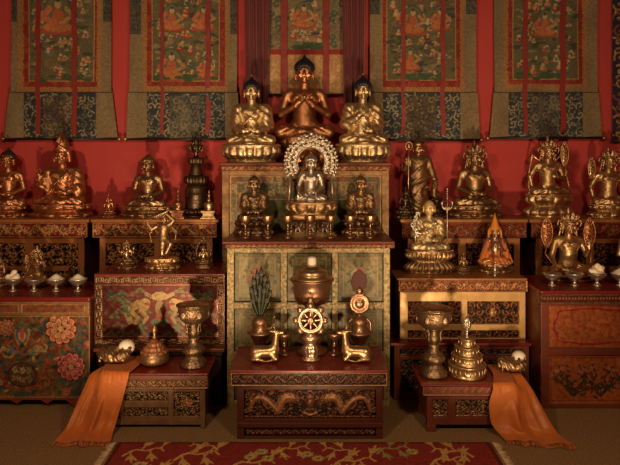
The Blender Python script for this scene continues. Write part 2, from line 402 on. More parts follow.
def fret(c, x0, x1, z0, z1, k, hg, t):
    """running key pattern"""
    horiz = (x1-x0) >= (z1-z0); L, W = ((x1-x0), (z1-z0)) if horiz else ((z1-z0), (x1-x0)); n = max(1, round(L/(W*1.1))); p = L/n
    for i in range(n):
        q = [(.12, .15), (.12, .85), (.88, .85), (.88, .35), (.45, .35), (.45, .6)]
        if i % 2: q = [(a, 1-b) for a, b in q]
        pts = [((x0+(i+a)*p, z0+b*W) if horiz else (x0+b*W, z0+(i+a)*p)) for a, b in q]
        c.stroke(pts, t, c=k, hg=hg)
def cloud(c, x, z, s, k, out, hg=0, dr=1):
    for o, kk in ((1.18, out), (1, k)):
        for dx, dz, r in ((0, 0, .42), (.45, -.08, .32), (-.45, -.08, .32), (.15, .28, .3), (-.75, -.2, .18), (.78, -.2, .16)):
            c.blob(x+dr*dx*s, z+dz*s, r*s*o, r*s*.72*o, 0, kk, hg if o == 1 else 0)
    c.curl(x, z, s*.3, 0, 1, dr, s*.045, out, hg*1.1)
def dragon(c, x0, z0, s, m, kb, kd, hg):
    """carved dragon; x0,z0 centre, s = half length, m mirrors"""
    P = lambda a, b: (x0+m*a*s, z0+b*s)
    t = np.linspace(0, 1, 34)
    body = [P(-.60+1.5*u+.12*math.sin(10*u), .24*math.sin(10*u+1.0)*(1-.1*u)) for u in t]
    c.stroke(body, .15*s, .07*s, kb, hg)
    for i in range(1, 33, 2):
        dx, dz = body[i+1][0]-body[i-1][0], body[i+1][1]-body[i-1][1]; L = math.hypot(dx, dz)+1e-6
        rr = (.15-.09*i/34)*s
        c.blob(body[i][0]-dz/L*rr, body[i][1]+dx/L*rr, .036*s, c=kd, hg=hg*1.1)
    for u, b in ((5, -1), (13, 1), (20, -1), (27, 1)):
        x, z = body[u]; c.stroke([(x, z), (x+m*.08*s, z+b*.14*s), (x-m*.04*s, z+b*.26*s)], .045*s, .025*s, kb, hg)
        for a in (-.6, 0, .6, 1.2): c.stroke([(x-m*.04*s, z+b*.26*s), (x-m*.04*s+.09*s*math.sin(a)*m*-1, z+b*(.26+.07*math.cos(a))*s)], .016*s, c=kd, hg=hg)
    hx, hz = body[0]
    c.blob(hx-m*.06*s, hz+.02*s, .13*s, .09*s, 0, kb, hg*1.2); c.blob(hx-m*.19*s, hz+.03*s, .08*s, .04*s, m*.3, kb, hg*1.25); c.blob(hx-m*.17*s, hz-.06*s, .07*s, .028*s, -m*.4, kb, hg*1.1)
    c.blob(hx-m*.09*s, hz+.06*s, .025*s, c=kd, hg=hg*1.5)
    for k in range(4): c.stroke([(hx+m*.02*s, hz+.05*s), (hx+m*(.10+.03*k)*s, hz+(.17-.07*k)*s)], .025*s, .008*s, kd, hg)
    c.curl(hx-m*.22*s, hz-.14*s, .07*s, 0, 1, m, .014*s, kd, hg)
    for dx, dz in ((.1, .42), (.55, -.34), (.92, .3), (-.35, -.34), (.95, -.2)): c.curl(*P(dx, dz), .10*s, 1, 1, m, .022*s, kd, hg*.8)
def openwork(w, h, seed, cols=((.34, .16, .05), (.25, .10, .035)), ground=SHADEP, size=.042, hg=.012, mirror=False, res=.0028, border=None):  # solid panel; ground coloured dark as the shade behind pierced carving
    c = Cv(w, h, res, ground); foliage(c, -w/2, w/2, 0, h, seed, cols, hg, size, mirror=mirror)
    if border: c.ring(-w/2, w/2, 0, h, .007, border, hg*.8)
    return c
def frieze(w, h, cols, ground, hg=.008, seed=1, rim=GOLDP, res=.0026):
    c = Cv(w, h, res, ground); vine(c, -w/2+.01, w/2-.01, h*.12, h*.88, cols, hg)
    r = random.Random(seed)
    for i in range(int(w/.005)):
        x = -w/2+r.random()*w; z = r.uniform(.15, .85)*h; c.blob(x, z, h*.09, h*.045, r.uniform(0, 3), cols[r.randrange(len(cols))], hg*.7)
    if rim: c.ring(-w/2, w/2, 0, h, max(.004, h*.07), rim, hg)
    return c
# ------------------------------------------------------------------ statues
def hand(P, w, d, ac, nrm, s=1.0, curl=.5, spread=.1):
    """palm, four unequal bent fingers and a thumb off the side of the palm; w wrist, d direction, ac across (thumb side), nrm palm side"""
    w, d, ac, nrm = [np.array(v, float) for v in (w, d, ac, nrm)]
    d /= np.linalg.norm(d); ac -= d*np.dot(ac, d); ac /= np.linalg.norm(ac); nrm = nrm/np.linalg.norm(nrm)
    P.append(cone(w, w+d*.055*s, .022*s, .026*s, .012)); P.append(cone(w+d*.03*s+ac*.012*s, w+d*.055*s-ac*.014*s, .022*s, .024*s, .01))
    for i, L in enumerate((.052, .06, .056, .044)):
        o = (1.5-i)*.0155*s; a = w+d*.07*s+ac*o; dd = d+ac*(1.5-i)*spread; m = a+dd*L*.55*s+nrm*curl*.012*s; e = m+dd*L*.45*s+nrm*curl*.03*s
        P.append(cone(a, m, .0085*s, .0078*s, .004)); P.append(cone(m, e, .0078*s, .006*s, .003))
    t = w+d*.02*s+ac*.026*s; m = t+(d*.5+ac*.8)*.028*s+nrm*.008*s; P.append(cone(t, m, .0105*s, .009*s, .006)); P.append(cone(m, m+(d*.9+ac*.25)*.028*s+nrm*.01*s, .009*s, .0068*s, .004))
def head_prims(P, hx=0, hy=0, hz=.765, s=1.0, tilt=0):
    q = lambda x, y, z: (hx+x*s+tilt*z*s, hy+y*s, hz+z*s)
    e = lambda c, r, k=.02: P.append(ell(q(*c), [v*s for v in r], k*s))
    e((0, .005, .01), (.086, .095, .108)); e((0, -.018, -.062), (.06, .06, .05), .03)
    P.append(cone(q(0, -.088, .022), q(0, -.108, -.022), .008*s, .014*s, .012*s)); e((0, -.100, -.026), (.02, .014, .01), .008)
    for m in (1, -1):
        P.append(cone(q(m*.012, -.092, .034), q(m*.058, -.070, .036), .008*s, .006*s, .008*s))
        e((m*.034, -.087, .012), (.019, .011, .008), .005); e((m*.05, -.06, -.03), (.025, .03, .025), .02)
        e((m*.091, .012, .0), (.013, .028, .034), .008); e((m*.092, .008, -.045), (.011, .015, .038), .008)
    e((-.012, -.085, -.058), (.017, .011, .006), .006); e((.012, -.085, -.058), (.017, .011, .006), .006); e((0, -.083, -.069), (.02, .012, .007), .006)
    e((0, -.072, -.094), (.022, .018, .016), .015)
def arm(P, m, pose, robe=False, sc=1.0):
    sh = (m*.205, .045, .515); k = 1.32 if robe else .86; W = {}
    el = (m*.252, .05, .30)
    if pose == 'lap': wr = (m*.10, -.15, .205); d, ac, n = (-m, -.15, -.05), (0, -1, .2), (0, 0, 1)
    elif pose == 'touch': el = (m*.275, .02, .30); wr = (m*.27, -.15, .19); d, ac, n = (m*.02, -.45, -1), (-m, 0, 0), (0, .6, -.4)
    elif pose == 'teach': el = (m*.27, .01, .29); wr = (m*.10, -.14, .375); d, ac, n = (-m*.55, -.15, .8), (-m*.3, 0, 1), (0, -1, 0)
    elif pose == 'chest': el = (m*.27, .01, .29); wr = (m*.12, -.13, .33); d, ac, n = (-m, -.1, .25), (0, 0, 1), (0, -1, 0)
    elif pose == 'raise': el = (m*.275, .0, .31); wr = (m*.265, -.12, .43); d, ac, n = (0, -.1, 1), (-m, 0, 0), (0, -1, 0)
    elif pose == 'give': el = (m*.285, .0, .29); wr = (m*.29, -.16, .15); d, ac, n = (m*.25, -1, -.45), (-m, 0, 0), (0, -.3, .9)
    elif pose == 'prop': el = (m*.32, .03, .33); wr = (m*.30, -.02, .16); d, ac, n = (m*.3, -.4, -.7), (-m, 0, 0), (0, 0, -1)
    P.append(cone(sh, el, .062*k, .050*k, .03)); P.append(cone(el, wr, .050*k, .029*(k+.15), .02))
    hand(P, wr, d, ac, n, 1.12*sc)
def seated_prims(rp='lap', lp='lap', robe=False, leg='lotus', extra=()):
    P = []
    for m in (1, -1):
        if leg == 'ease' and m == -1:
            P += [cone((-.10, .05, .10), (-.29, -.12, .10), .10, .072, .03), cone((-.29, -.12, .10), (-.38, -.28, .045), .066, .042, .02), ell((-.43, -.33, .035), (.075, .05, .026), .02)]
            continue
        P += [cone((m*.10, .06, .10), (m*.275, -.09, .075), .105, .074, .04), cone((m*.275, -.09, .07), (-m*.05, -.20, .055 if m < 0 else .075), .07, .05, .02),
              cone((-m*.09, -.175, .09), (-m*.19, -.145, .115), .036, .022, .015)]
        for k in range(5): P.append(cone((-m*(.185), -.155+.014*k-.02, .118), (-m*(.212-.002*k), -.16+.014*k-.02, .124), .008, .006, .004))
    P += [ell((0, .05, .15), (.17, .13, .12), .03), cone((0, .05, .2), (0, .04, .40), *((.122, .14) if robe else (.128, .145)), .04), ell((0, .025, .465), (.178, .105, .11), .03),
          cone((-.155, .05, .53), (.155, .05, .53), .072, .072, .03), cone((0, .03, .55), (0, .02, .68), .064, .056, .03)]
    P += [ell((.075, -.06, .475), (.06, .035, .045), .03), ell((-.075, -.06, .475), (.06, .035, .045), .03)]
    arm(P, -1, rp, robe and rp != 'touch'); arm(P, 1, lp, robe); head_prims(P, hz=.775, s=HS)
    for a, b in extra:                          # further arms
        P += [cone((b*.2, .06, .5), (b*.33, .05, .44), .045, .038, .02), cone((b*.33, .05, .44), (b*.36, -.03, .58), .036, .024, .015)]
        hand(P, (b*.36, -.03, .58), (b*.1, 0, 1), (-b, 0, 0), (0, -1, 0), 1.0)
    # edge of the robe across the chest, apron of cloth between the knees
    if robe:
        tr = [(.15, -.03, .575), (.10, -.088, .50), (.03, -.118, .42), (-.06, -.118, .34), (-.12, -.075, .27)]
        for a, b in zip(tr[:-1], tr[1:]): P.append(cone(a, b, .014, .014, .01))
        tr = [(-.15, -.02, .565), (-.10, -.082, .47), (-.03, -.112, .40), (.02, -.118, .37)]
        for a, b in zip(tr[:-1], tr[1:]): P.append(cone(a, b, .011, .011, .01))
        P += [ell((m*.2, .03, .36), (.085, .10, .19), .03) for m in (1, -1)]
    else:
        for k in range(9):
            a = PI*(.12+.76*k/8); a2 = PI*(.12+.76*(k+1)/8)
            if k < 8: P.append(cone((.105*math.cos(a), -.085-.028*math.sin(a), .56-.075*math.sin(a)), (.105*math.cos(a2), -.085-.028*math.sin(a2), .56-.075*math.sin(a2)), .008, .008, .005))
        P += [ell((0, -.112, .482), (.02, .012, .022), .005)]
        for m in (1, -1): P.append(ell((m*.228, .05, .43), (.062, .062, .012), .005))
    P += [ell((0, -.21, .03), (.11, .075, .022), .02)]
    return P
def folds(a=.0035, legs=True, torso=False):
    def f(X, Y, Z):
        d = 0*X+0*Y+0*Z
        lg = (Z < .19)*(Z > .02)
        d = d+lg*a*np.sin(75*(np.abs(X)*.7+Z*1.3)+0*Y)*np.clip((np.abs(X)-.05)*10, 0, 1)
        if torso: d = d+(Z > .2)*(Z < .56)*a*1.25*np.sin(62*(Z+.75*X)+0*Y)*((X > -.02) | (np.abs(X) > .17))
        return d
    return f
HS = 1.13
def hoff(off, s, c=.765): return (off[0], off[1], off[2]+s*(.775-c*HS))
_cache = {}
def shape(key, prims, h, disp=None):
    if key not in _cache: _cache[key] = sdf(prims, h, disp)
    return _cache[key]
def sdfo(name, key, prims, h, m, parent, disp=None, scale=(1, 1, 1), off=(0, 0, 0)):
    V, F = shape(key, prims, h, disp)
    return mk(name, V*np.array(scale)+np.array(off), F, m, parent)
def lotus(w, h, m, parent, dy=.7, rows=2, n=14, name='lotus_base', seat=.92):
    """double lotus pedestal of raised petals; w full width, h height"""
    R = w/2; b = B(); N = 14
    def ridge(th, ph): u = (th*n/(2*PI)+ph) % 1; return np.abs(np.sin(PI*u))**.6
    if rows == 2:
        prof = [(.90, 0), (.97, .0), (.99, .03), (.97, .07)]+[(1.0-.20*(t**1.6), .10+.36*t) for t in np.linspace(0, 1, 9)]+[(.74, .50), (.74, .53)]+[(.78+.15*math.sin(t*PI*.5), .55+.33*t) for t in np.linspace(0, 1, 9)]+[(seat+.01, .90), (seat+.02, .95), (seat, .99), (seat-.04, 1.0), (0.0, 1.0)]
    else:
        prof = [(.78, 0), (.84, 0), (.86, .05), (.80, .10)]+[(.80+.17*math.sin(t*PI*.5), .12+.68*t) for t in np.linspace(0, 1, 14)]+[(.99, .84), (1.0, .9), (.97, .96), (seat, 1.0), (0, 1.0)]
    prof = [(r*R, z*h) for r, z in prof]
    def mod(th, i, z):
        q = z/h
        if rows == 2:
            if .09 < q < .48: t = (q-.1)/.36; return 1+.10*ridge(th, 0)*math.sin(PI*min(1, max(0, t)))-.06*(1-ridge(th, 0))
            if .54 < q < .89: t = (q-.55)/.33; return 1+.10*ridge(th, .5)*math.sin(PI*min(1, max(0, t)))-.06*(1-ridge(th, .5))
        elif .1 < q < .82: t = (q-.12)/.68; return 1+.10*ridge(th, 0)*math.sin(PI*t)-.07*(1-ridge(th, 0))
        return np.ones_like(th)
    b.lathe(prof[:-1], n*8, sy=dy, mod=mod)
    k = int(n*2.4)
    for i in range(k):
        a = 2*PI*i/k; b.ball((R*seat*math.cos(a)*1.01, R*seat*math.sin(a)*dy*1.01, h*.965), R*.026, 6, 4)
    return b.obj(name, m, parent)
def crown(parent, m, hz, s, y=0, n=5, tall=1.0, name='crown'):
    b = B(); R = .098*s
    b.tube([(R*math.cos(a), y-.0*s+R*math.sin(a)*1.05, hz+.055*s) for a in np.linspace(0, 2*PI, 25)[:-1]], .010*s, 6, closed=True)
    for i in range(n):
        a = -PI/2+(i-(n-1)/2)*.62; hgt = (.15 if i == n//2 else .115)*s*tall; i0 = len(b.v)
        wd = .036*s
        pts = [(-wd*.7, 0), (wd*.7, 0), (wd, hgt*.35), (wd*.62, hgt*.7), (0, hgt), (-wd*.62, hgt*.7), (-wd, hgt*.35)]
        b.prism(pts, -.006*s, .006*s); b.ball((0, -.009*s, hgt*.38), (wd*.4, .008*s, hgt*.16), 8, 5)
        b.tube([(x*.75, -.008*s, z*.85+.004) for x, z in pts], .0045*s, 5, closed=True)
        b.xf(Matrix.Translation((R*1.04*math.cos(a), y+R*1.08*math.sin(a), hz+.055*s))@Matrix.Rotation(a+PI/2, 4, 'Z')@Matrix.Rotation(.18, 4, 'X'), i0)
    for q in (1, -1):                            # rosettes and ribbons over the ears
        b.ball((q*.112*s, y, hz+.02*s), (.022*s, .014*s, .022*s), 8, 5); b.ball((q*.118*s, y, hz-.05*s), (.018*s, .012*s, .018*s), 8, 5)
        b.tube([(q*.108*s, y, hz+.04*s), (q*.15*s, y-.01*s, hz+.07*s), (q*.165*s, y, hz+.02*s), (q*.14*s, y, hz-.03*s)], [.008*s, .014*s, .012*s, .005*s], 6)
    return b.obj(name, m, parent)
def curlhair(parent, m, s, off, key='hair', knob=True, name='hair'):
    """cap of small curls with the raised crown knot"""
    P = [ell((0, .018, .812), (.104, .104, .088), .01), ell((0, .03, .885), (.052, .052, .046), .012)]
    if knob: P.append(ell((0, .03, .935), (.020, .020, .026), .006))
    r = random.Random(3)
    for i in range(7):
        ph = i/6*PI/2; n = int(18*math.cos(ph))+1
        for j in range(n):
            a = 2*PI*(j+.5*(i % 2))/n; P.append(ell((.102*math.cos(ph)*math.cos(a), .018+.102*math.cos(ph)*math.sin(a), .812+.087*math.sin(ph)), (.013,)*3, .004))
    P.append(ell((0, -.09, .70), (.10, .06, .10), .004, sub=True)); P.append(ell((0, -.10, .79), (.062, .035, .045), .006, sub=True))
    return sdfo(name, key, P, .0085, m, parent, None, (s*HS,)*3, hoff(off, s))
def statue(name, label, px, d, z0, ytop, ybase, bh, bw, rp, lp, m, robe=False, head='curls', leg='lotus', hairmat=None, rows=2, wide=1.0, extra=(), pet=14, basemat=None, dyn=.72, group=None, cat='statue', rx=0, key2='', facing=0):
    sc = 1/S(d); ht = (ybase-ytop)*sc; hb = bh*sc; w = bw*sc
    t = thing(name, label, cat, (PX(px, d), d, z0), group, facing)
    lotus(w, hb, basemat or m, t, dyn, rows, pet)
    top = {'curls': .965, 'bare': .885, 'crown': 1.02, 'hat': 1.16, 'topknot': 1.02, 'pointhat': 1.2}[head]
    s = (ht-hb)/top; off = (0, .01, hb-.025*s if leg != 'ease' else hb-.02*s)
    key = (rp, lp, robe, leg, extra, key2)
    sdfo('body', key, seated_prims(rp, lp, robe, leg, extra), .0088, m, t, folds(.0035, True, robe), (s*wide, s, s), off)
    ho = lambda z: z*s+off[2]
    if head == 'curls': curlhair(t, hairmat or m, s, off)
    elif head in ('crown', 'topknot'):
        P = [ell((0, .02, .80), (.093, .095, .09), .01), cone((0, .03, .86), (0, .04, .96), .04, .028, .02), ell((0, .04, .985), (.02, .02, .03), .01), ell((0, .03, .90), (.055, .05, .02), .01), ell((0, -.09, .72), (.10, .06, .12), .004, sub=True)]
        for i in range(9): P.append(cone((.09*math.cos(PI*i/8), .03+.07*math.sin(PI*i/8), .8), (.13*math.cos(PI*i/8), .05+.08*math.sin(PI*i/8), .60), .016, .010, .01))
        sdfo('hair', 'knot', P, .0088, hairmat or m, t, None, (s*HS,)*3, hoff(off, s))
        if head == 'crown': crown(t, m, ho(.775), s*HS, off[1])
    return t, s, off, hb
def lotusflower(parent, m, x, z0, z1, w, y, name='lotus_flower', stem=None):
    """tall patterned leaf-shaped bloom beside a shoulder, with its stem"""
    b = B(); h = z1-z0; n = 16
    pts = [(x+w/2*math.sin(PI*t)**.75*(1 if t < 1 else 1), z0+h*t) for t in np.linspace(0, 1, n)]+[(x-w/2*math.sin(PI*t)**.75, z0+h*t) for t in np.linspace(1, 0, n)[1:-1]]
    b.prism(pts, y-.008, y+.008); b.tube([(a, y-.008, c) for a, c in pts], .004, 6, closed=True)
    for k in range(6):
        q = .14+.145*k; ww = w*.33*math.sin(PI*q)**.75
        b.tube([(x-ww, y-.012, z0+h*(q+.04)), (x-ww*.5, y-.014, z0+h*q), (x, y-.013, z0+h*(q-.03)), (x+ww*.5, y-.014, z0+h*q), (x+ww, y-.012, z0+h*(q+.04))], .0045, 5)
        b.ball((x-ww*.55, y-.010, z0+h*(q+.05)), .007, 6, 4); b.ball((x+ww*.55, y-.010, z0+h*(q+.05)), .007, 6, 4)
    if stem is not None: b.tube(stem, .006, 6)
    return b.obj(name, m, parent)
# ------------------------------------------------------------------ setting
def struct(name, b, m):
    o = b.obj(name, m, None, False); o['kind'] = 'structure'; return o
WD, XW, ZC = 5.42, 3.4, 3.75
struct('floor', B().box(-XW, XW, -.8, WD+.12, -.1, 0), CARPET)
struct('wall_back', B().box(-XW, XW, WD, WD+.12, 0, ZC), WALLRED)
struct('wall_left', B().box(-XW-.12, -XW, -.8, WD+.12, -.1, ZC), WALLRED)
struct('wall_right', B().box(XW, XW+.12, -.8, WD+.12, -.1, ZC), WALLRED)
struct('ceiling', B().box(-XW-.12, XW+.12, -.8, WD+.12, ZC, ZC+.1), CEIL)
# ------------------------------------------------------------------ thangkas
OLIVE, OLIVE2, BLUEB, GREYG = (.26, .19, .105), (.20, .145, .08), (.032, .036, .042), (.17, .15, .10)
def brocade(c, x0, x1, z0, z1, a, b, per=.02, w=.006):
    q = c.sl(x0, x1, z0, z1); X = c.x[q[0]][:, None]; Z = c.z[q[1]][None]
    m = ((X >= x0) & (X <= x1) & (Z >= z0) & (Z <= z1)); st = ((X+Z*.9) % per) < per*.42
    sub = c.c[q]; sub[m & st] = a; sub[m & ~st] = b
def smallfig(c, x, z, s, r, pal):
    k = pal[r.randrange(len(pal))]; k2 = pal[r.randrange(len(pal))]
    c.blob(x, z+.75*s, s*.3, s*.3, 0, (.34, .27, .12))
    c.blob(x, z, s*.55, s*.24, 0, k); c.blob(x, z+.3*s, s*.26, s*.36, 0, k2); c.blob(x, z+.74*s, s*.15, s*.17, 0, (.5, .36, .2))
    c.stroke([(x-.2*s, z+.45*s), (x-.38*s, z+.2*s), (x, z+.12*s)], s*.07, c=(.5, .32, .16)); c.stroke([(x+.2*s, z+.45*s), (x+.36*s, z+.3*s), (x+.3*s, z+.6*s)], s*.06, c=k)
def paint(c, x0, x1, z0, z1, seed, big, green=(.13, .11, .055)):
    r = random.Random(seed); c.rect(x0, x1, z0, z1, green); W = x1-x0
    pal = [(.42, .09, .03), (.50, .17, .05), (.30, .03, .02), (.46, .36, .2), (.10, .15, .09), (.44, .22, .12), (.06, .09, .14)]
    for i in range(int(150*(z1-z0)*W/.5)):
        x, z = r.uniform(x0+.02, x1-.02), r.uniform(z0+.02, z1-.02); k = r.choice([(.06, .07, .035), (.14, .12, .06), (.20, .14, .07), (.06, .06, .05), (.25, .19, .12), (.09, .10, .06)])
        c.blob(x, z, r.uniform(.015, .05), r.uniform(.008, .022), r.uniform(-.4, .4), k)
    for i in range(int(26*(z1-z0)*W/.5)):
        x, z = r.uniform(x0+.05, x1-.05), r.uniform(z0+.03, z1-.03); cloud(c, x, z, r.uniform(.02, .035), r.choice([(.42, .34, .22), (.3, .26, .17), (.12, .17, .11)]), (.05, .07, .04))
    for i in range(int(60*(z1-z0)*W/.5)):
        smallfig(c, r.uniform(x0+.04, x1-.04), r.uniform(z0+.02, z1-.08), r.uniform(.035, .06), r, pal)
    for (bx, bz, bs) in big:
        c.blob(bx, bz+.45*bs, bs*.42, bs*.62, 0, (.05, .08, .05)); c.blob(bx, bz+.45*bs, bs*.38, bs*.57, 0, (.14, .13, .07))
        c.blob(bx, bz-.02*bs, bs*.55, bs*.13, 0, (.34, .08, .04)); c.blob(bx, bz+.08*bs, bs*.42, bs*.15, 0, (.44, .16, .06)); c.blob(bx, bz+.36*bs, bs*.17, bs*.28, 0, (.42, .12, .05))
        c.stroke([(bx-.24*bs, bz+.62*bs), (bx-.45*bs, bz+.35*bs), (bx-.1*bs, bz+.22*bs)], bs*.08, c=(.48, .14, .06)); c.stroke([(bx+.24*bs, bz+.62*bs), (bx+.45*bs, bz+.4*bs), (bx+.1*bs, bz+.22*bs)], bs*.06, c=(.40, .22, .10))
        c.blob(bx, bz+.74*bs, bs*.10, bs*.12, 0, (.46, .32, .18)); c.blob(bx, bz+.86*bs, bs*.06, bs*.06, 0, (.05, .05, .05))
    for i in range(14): c.blob(r.uniform(x0+.03, x1-.03), z0+r.uniform(0, .05), .04, .014, 0, (.05, .09, .04))
DT = 5.36
def thangka(label, o0, o1, f0, f1, orng, red, pnt, rib, yb, seed, big, corner=0, ymid=92):
    st = S(DT); xc = (f0+f1)/2; g = lambda p: (p-xc)/st; zb = PZ(yb, DT); ytop = -46; zz = lambda y: PZ(y, DT)-zb
    t = thing('thangka', label, 'hanging painting', (PX(xc, DT), DT, zb))
    c = Cv((f1-f0)/st, zz(ytop), .0042, OLIVE)
    W = (f1-f0)/2/st
    brocade(c, -W, W, 0, zz(ytop), OLIVE, OLIVE2)
    c.rect(-W, W, zz(ymid+1.2), zz(ymid), (.05, .03, .015))
    if corner:
        for a, b in ((-W, g(o0)+.0+(g(orng[0])-g(o0))*.75), (g(o1)-(g(o1)-g(orng[1]))*.75, W)):
            c.rect(a, b, zz(corner), zz(ytop), BLUEB); foliage(c, a, b, zz(corner), zz(ytop), seed, [(.12, .09, .05), (.07, .08, .06)], 0, .04)
    # lower brocade panel with dragons and clouds in blue-black
    a, b = g(red[0]), g(red[1]); c.rect(a, b, 0, zz(ymid+1), BLUEB)
    foliage(c, a, b, .01, zz(ymid+2), seed+5, [(.30, .25, .16), (.20, .18, .12), (.11, .12, .10)], 0, .075, th=.006)
    c.rect(a+(b-a)*.3, a+(b-a)*.68, 0, zz(ymid+4), (.10, .065, .04) if seed % 2 else (.11, .10, .075))
    foliage(c, a+(b-a)*.3, a+(b-a)*.68, .01, zz(ymid+4), seed+9, [(.22, .18, .11), (.035, .035, .04)], 0, .075, th=.006)
    c.rect(g(orng[0]), g(orng[1]), zz(orng[2]), zz(ytop), (.36, .17, .06)); brocade(c, g(orng[0]), g(orng[1]), zz(orng[2]), zz(ytop), (.38, .19, .07), (.30, .135, .045), .03)
    c.rect(g(red[0]), g(red[1]), zz(red[2]), zz(ytop), (.25, .022, .02)); foliage(c, g(red[0]), g(red[1]), zz(red[2]), zz(ytop), seed, [(.30, .06, .03), (.20, .02, .02)], 0, .05)
    c.rect(g(pnt[0])-.006, g(pnt[1])+.006, zz(pnt[2])-.006, zz(ytop), (.40, .24, .07))
    paint(c, g(pnt[0]), g(pnt[1]), zz(pnt[2]), zz(ytop), seed, [(g(bx), zz(by), bs) for bx, by, bs in big]); c.tint(.35, seed, 9)
    inner = abs(g(orng[0])); zf = zz(ymid); wt = (o1-o0)/2/st
    def warp(X, Y, Z):
        hw = np.where(Z > zf, wt, W-(W-wt*1.02)*Z/zf); aX = np.abs(X)
        X2 = np.where(aX > inner, np.sign(X)*(inner+(aX-inner)/(W-inner)*(hw-inner)), X)
        return X2, Y+.008*np.sin(X2*17+Z*2)-.006*np.sin(Z*5), Z
    c.build('cloth', PIGC, t, PX(xc, DT), DT-.012, zb, .005, warp)
    for x0, x1 in rib:
        b = B(); X0, X1 = PX(x0, DT), PX(x1, DT); ze = PZ(yb-5, DT); Z = np.linspace(ze, PZ(ytop, DT), 30); V = []
        for k, z in enumerate(Z):
            wv = .005*math.sin(k*.7+x0); y = DT-.027-.003*math.sin(k*.9+x0)
            V += [(X0+wv, y, z), (X1+wv, y, z), (X1+wv, y+.004, z), (X0+wv, y+.004, z)]
        F = [(4*k+j, 4*k+(j+1) % 4, 4*k+4+(j+1) % 4, 4*k+4+j) for k in range(29) for j in range(4)]+[(3, 2, 1, 0), (116, 117, 118, 119)]
        b.add(V, F).obj('ribbon', RIBBON, t, False, world=True)
    b = B().tube([(PX(f0-1, DT), DT-.01, zb), (PX(f1+1, DT), DT-.01, zb)], .012, 10).obj('rod', BLACKROD, t, world=True)
    for x in (f0-1.5, f1+1.5): B().lathe([(.006, -.02), (.016, -.012), (.02, 0), (.016, .012), (.006, .02)], 14).xf(Matrix.Translation((PX(x, DT), DT-.01, zb))@Matrix.Rotation(PI/2, 4, 'Y')).obj('knob', BRASS, t, world=True)
    return t
thangka('painted silk hanging with seated figures over hills, at far left above the hatted statue', 10, 110, 5, 118, (18, 101, 92), (24, 97, 87), (30, 94, 81), ((37, 41.5), (73, 78)), 139, 11, [(58, 30, .30)], 22)
thangka('painted silk hanging in greens over the dark bronze reliquary, left of the middle drapes', 133, 240, 127, 240, (143, 229, 91), (147, 225, 86), (153, 219, 81), ((161, 164.5), (206, 211)), 139, 24, [(172, 28, .2), (204, 28, .2), (172, 78, .24), (206, 76, .16)], 34)
thangka('painted silk hanging with orange robed figures in a green landscape, right of the middle drapes', 369, 475, 366, 480, (382, 464, 92), (383, 460, 87), (387, 455, 80), ((401, 405), (440, 444.5)), 140, 37, [(413, 32, .22), (440, 28, .18), (410, 68, .18)], 14)
thangka('darkest painted hanging with a small red clad figure, above the crowned statue at right', 494, 597, 489, 602, (504, 587, 89), (508, 582, 84), (513, 577, 79), ((522, 526.5), (559, 564.5)), 138, 42, [(545, 34, .2)], 0)
# partly seen dark blue floral hanging at the right edge
t = thing('thangka', 'dark blue hanging with gold scrolling flowers, cut off by the right edge', 'hanging painting', (PX(640, DT), DT, PZ(141, DT)))
c = Cv(56/S(DT), 2.0, .0045, (.015, .018, .035)); foliage(c, -c.w/2, c.w/2, 0, 2, 8, [(.34, .16, .06), (.22, .05, .03), (.4, .25, .12)], .002, .11, th=.009); c.build('cloth', PIGC, t, PX(640, DT), DT-.012, PZ(141, DT))
B().tube([(PX(611, DT), DT-.01, PZ(141, DT)), (PX(668, DT), DT-.01, PZ(141, DT))], .012, 10).obj('rod', BLACKROD, t, world=True)
# the middle hanging
t = thing('thangka', 'painted hanging with a red bordered deity panel above orange brocade, behind the tallest statue', 'hanging painting', (PX(307, DT), DT, PZ(94, DT)))
st = S(DT); c = Cv(80/st, 140/st, .004, (.26, .20, .11)); g = lambda p: (p-307)/st; zz = lambda y: (94-y)/st
brocade(c, g(267), g(347), 0, zz(-46), (.24, .18, .10), (.20, .15, .08), .05)
for a, b in ((267, 281), (329, 347)): foliage(c, g(a), g(b), zz(48), zz(-46), 5, [(.06, .10, .06), (.16, .13, .08), (.3, .2, .1)], 0, .07)
paint(c, g(287), g(327), zz(49), zz(-46), 77, [(g(304), zz(26), .2)], (.22, .15, .08)); c.rect(g(287), g(327), zz(93), zz(55), (.5, .28, .13)); brocade(c, g(270), g(344), zz(93), zz(55), (.52, .30, .14), (.46, .25, .11), .04)
foliage(c, g(271), g(343), zz(92), zz(56), 3, [(.56, .34, .16), (.42, .22, .10)], 0, .06)
c.rect(g(270), g(346), zz(55), zz(49.5), (.30, .025, .025))
c.build('cloth', PIGC, t, PX(307, DT), DT-.012, PZ(94, DT), warp=lambda X, Y, Z: (X, Y+.006*np.sin(X*22), Z))
for a, b in ((281, 287.5), (323, 329)): boxo('ribbon', RIBBON, t, PX(a, DT), PX(b, DT), DT-.036, DT-.03, PZ(93, DT), PZ(-46, DT), .001)
B().tube([(PX(268, DT), DT-.01, PZ(95, DT)), (PX(346, DT), DT-.01, PZ(95, DT))], .010, 10).obj('rod', BLACKROD, t, world=True)
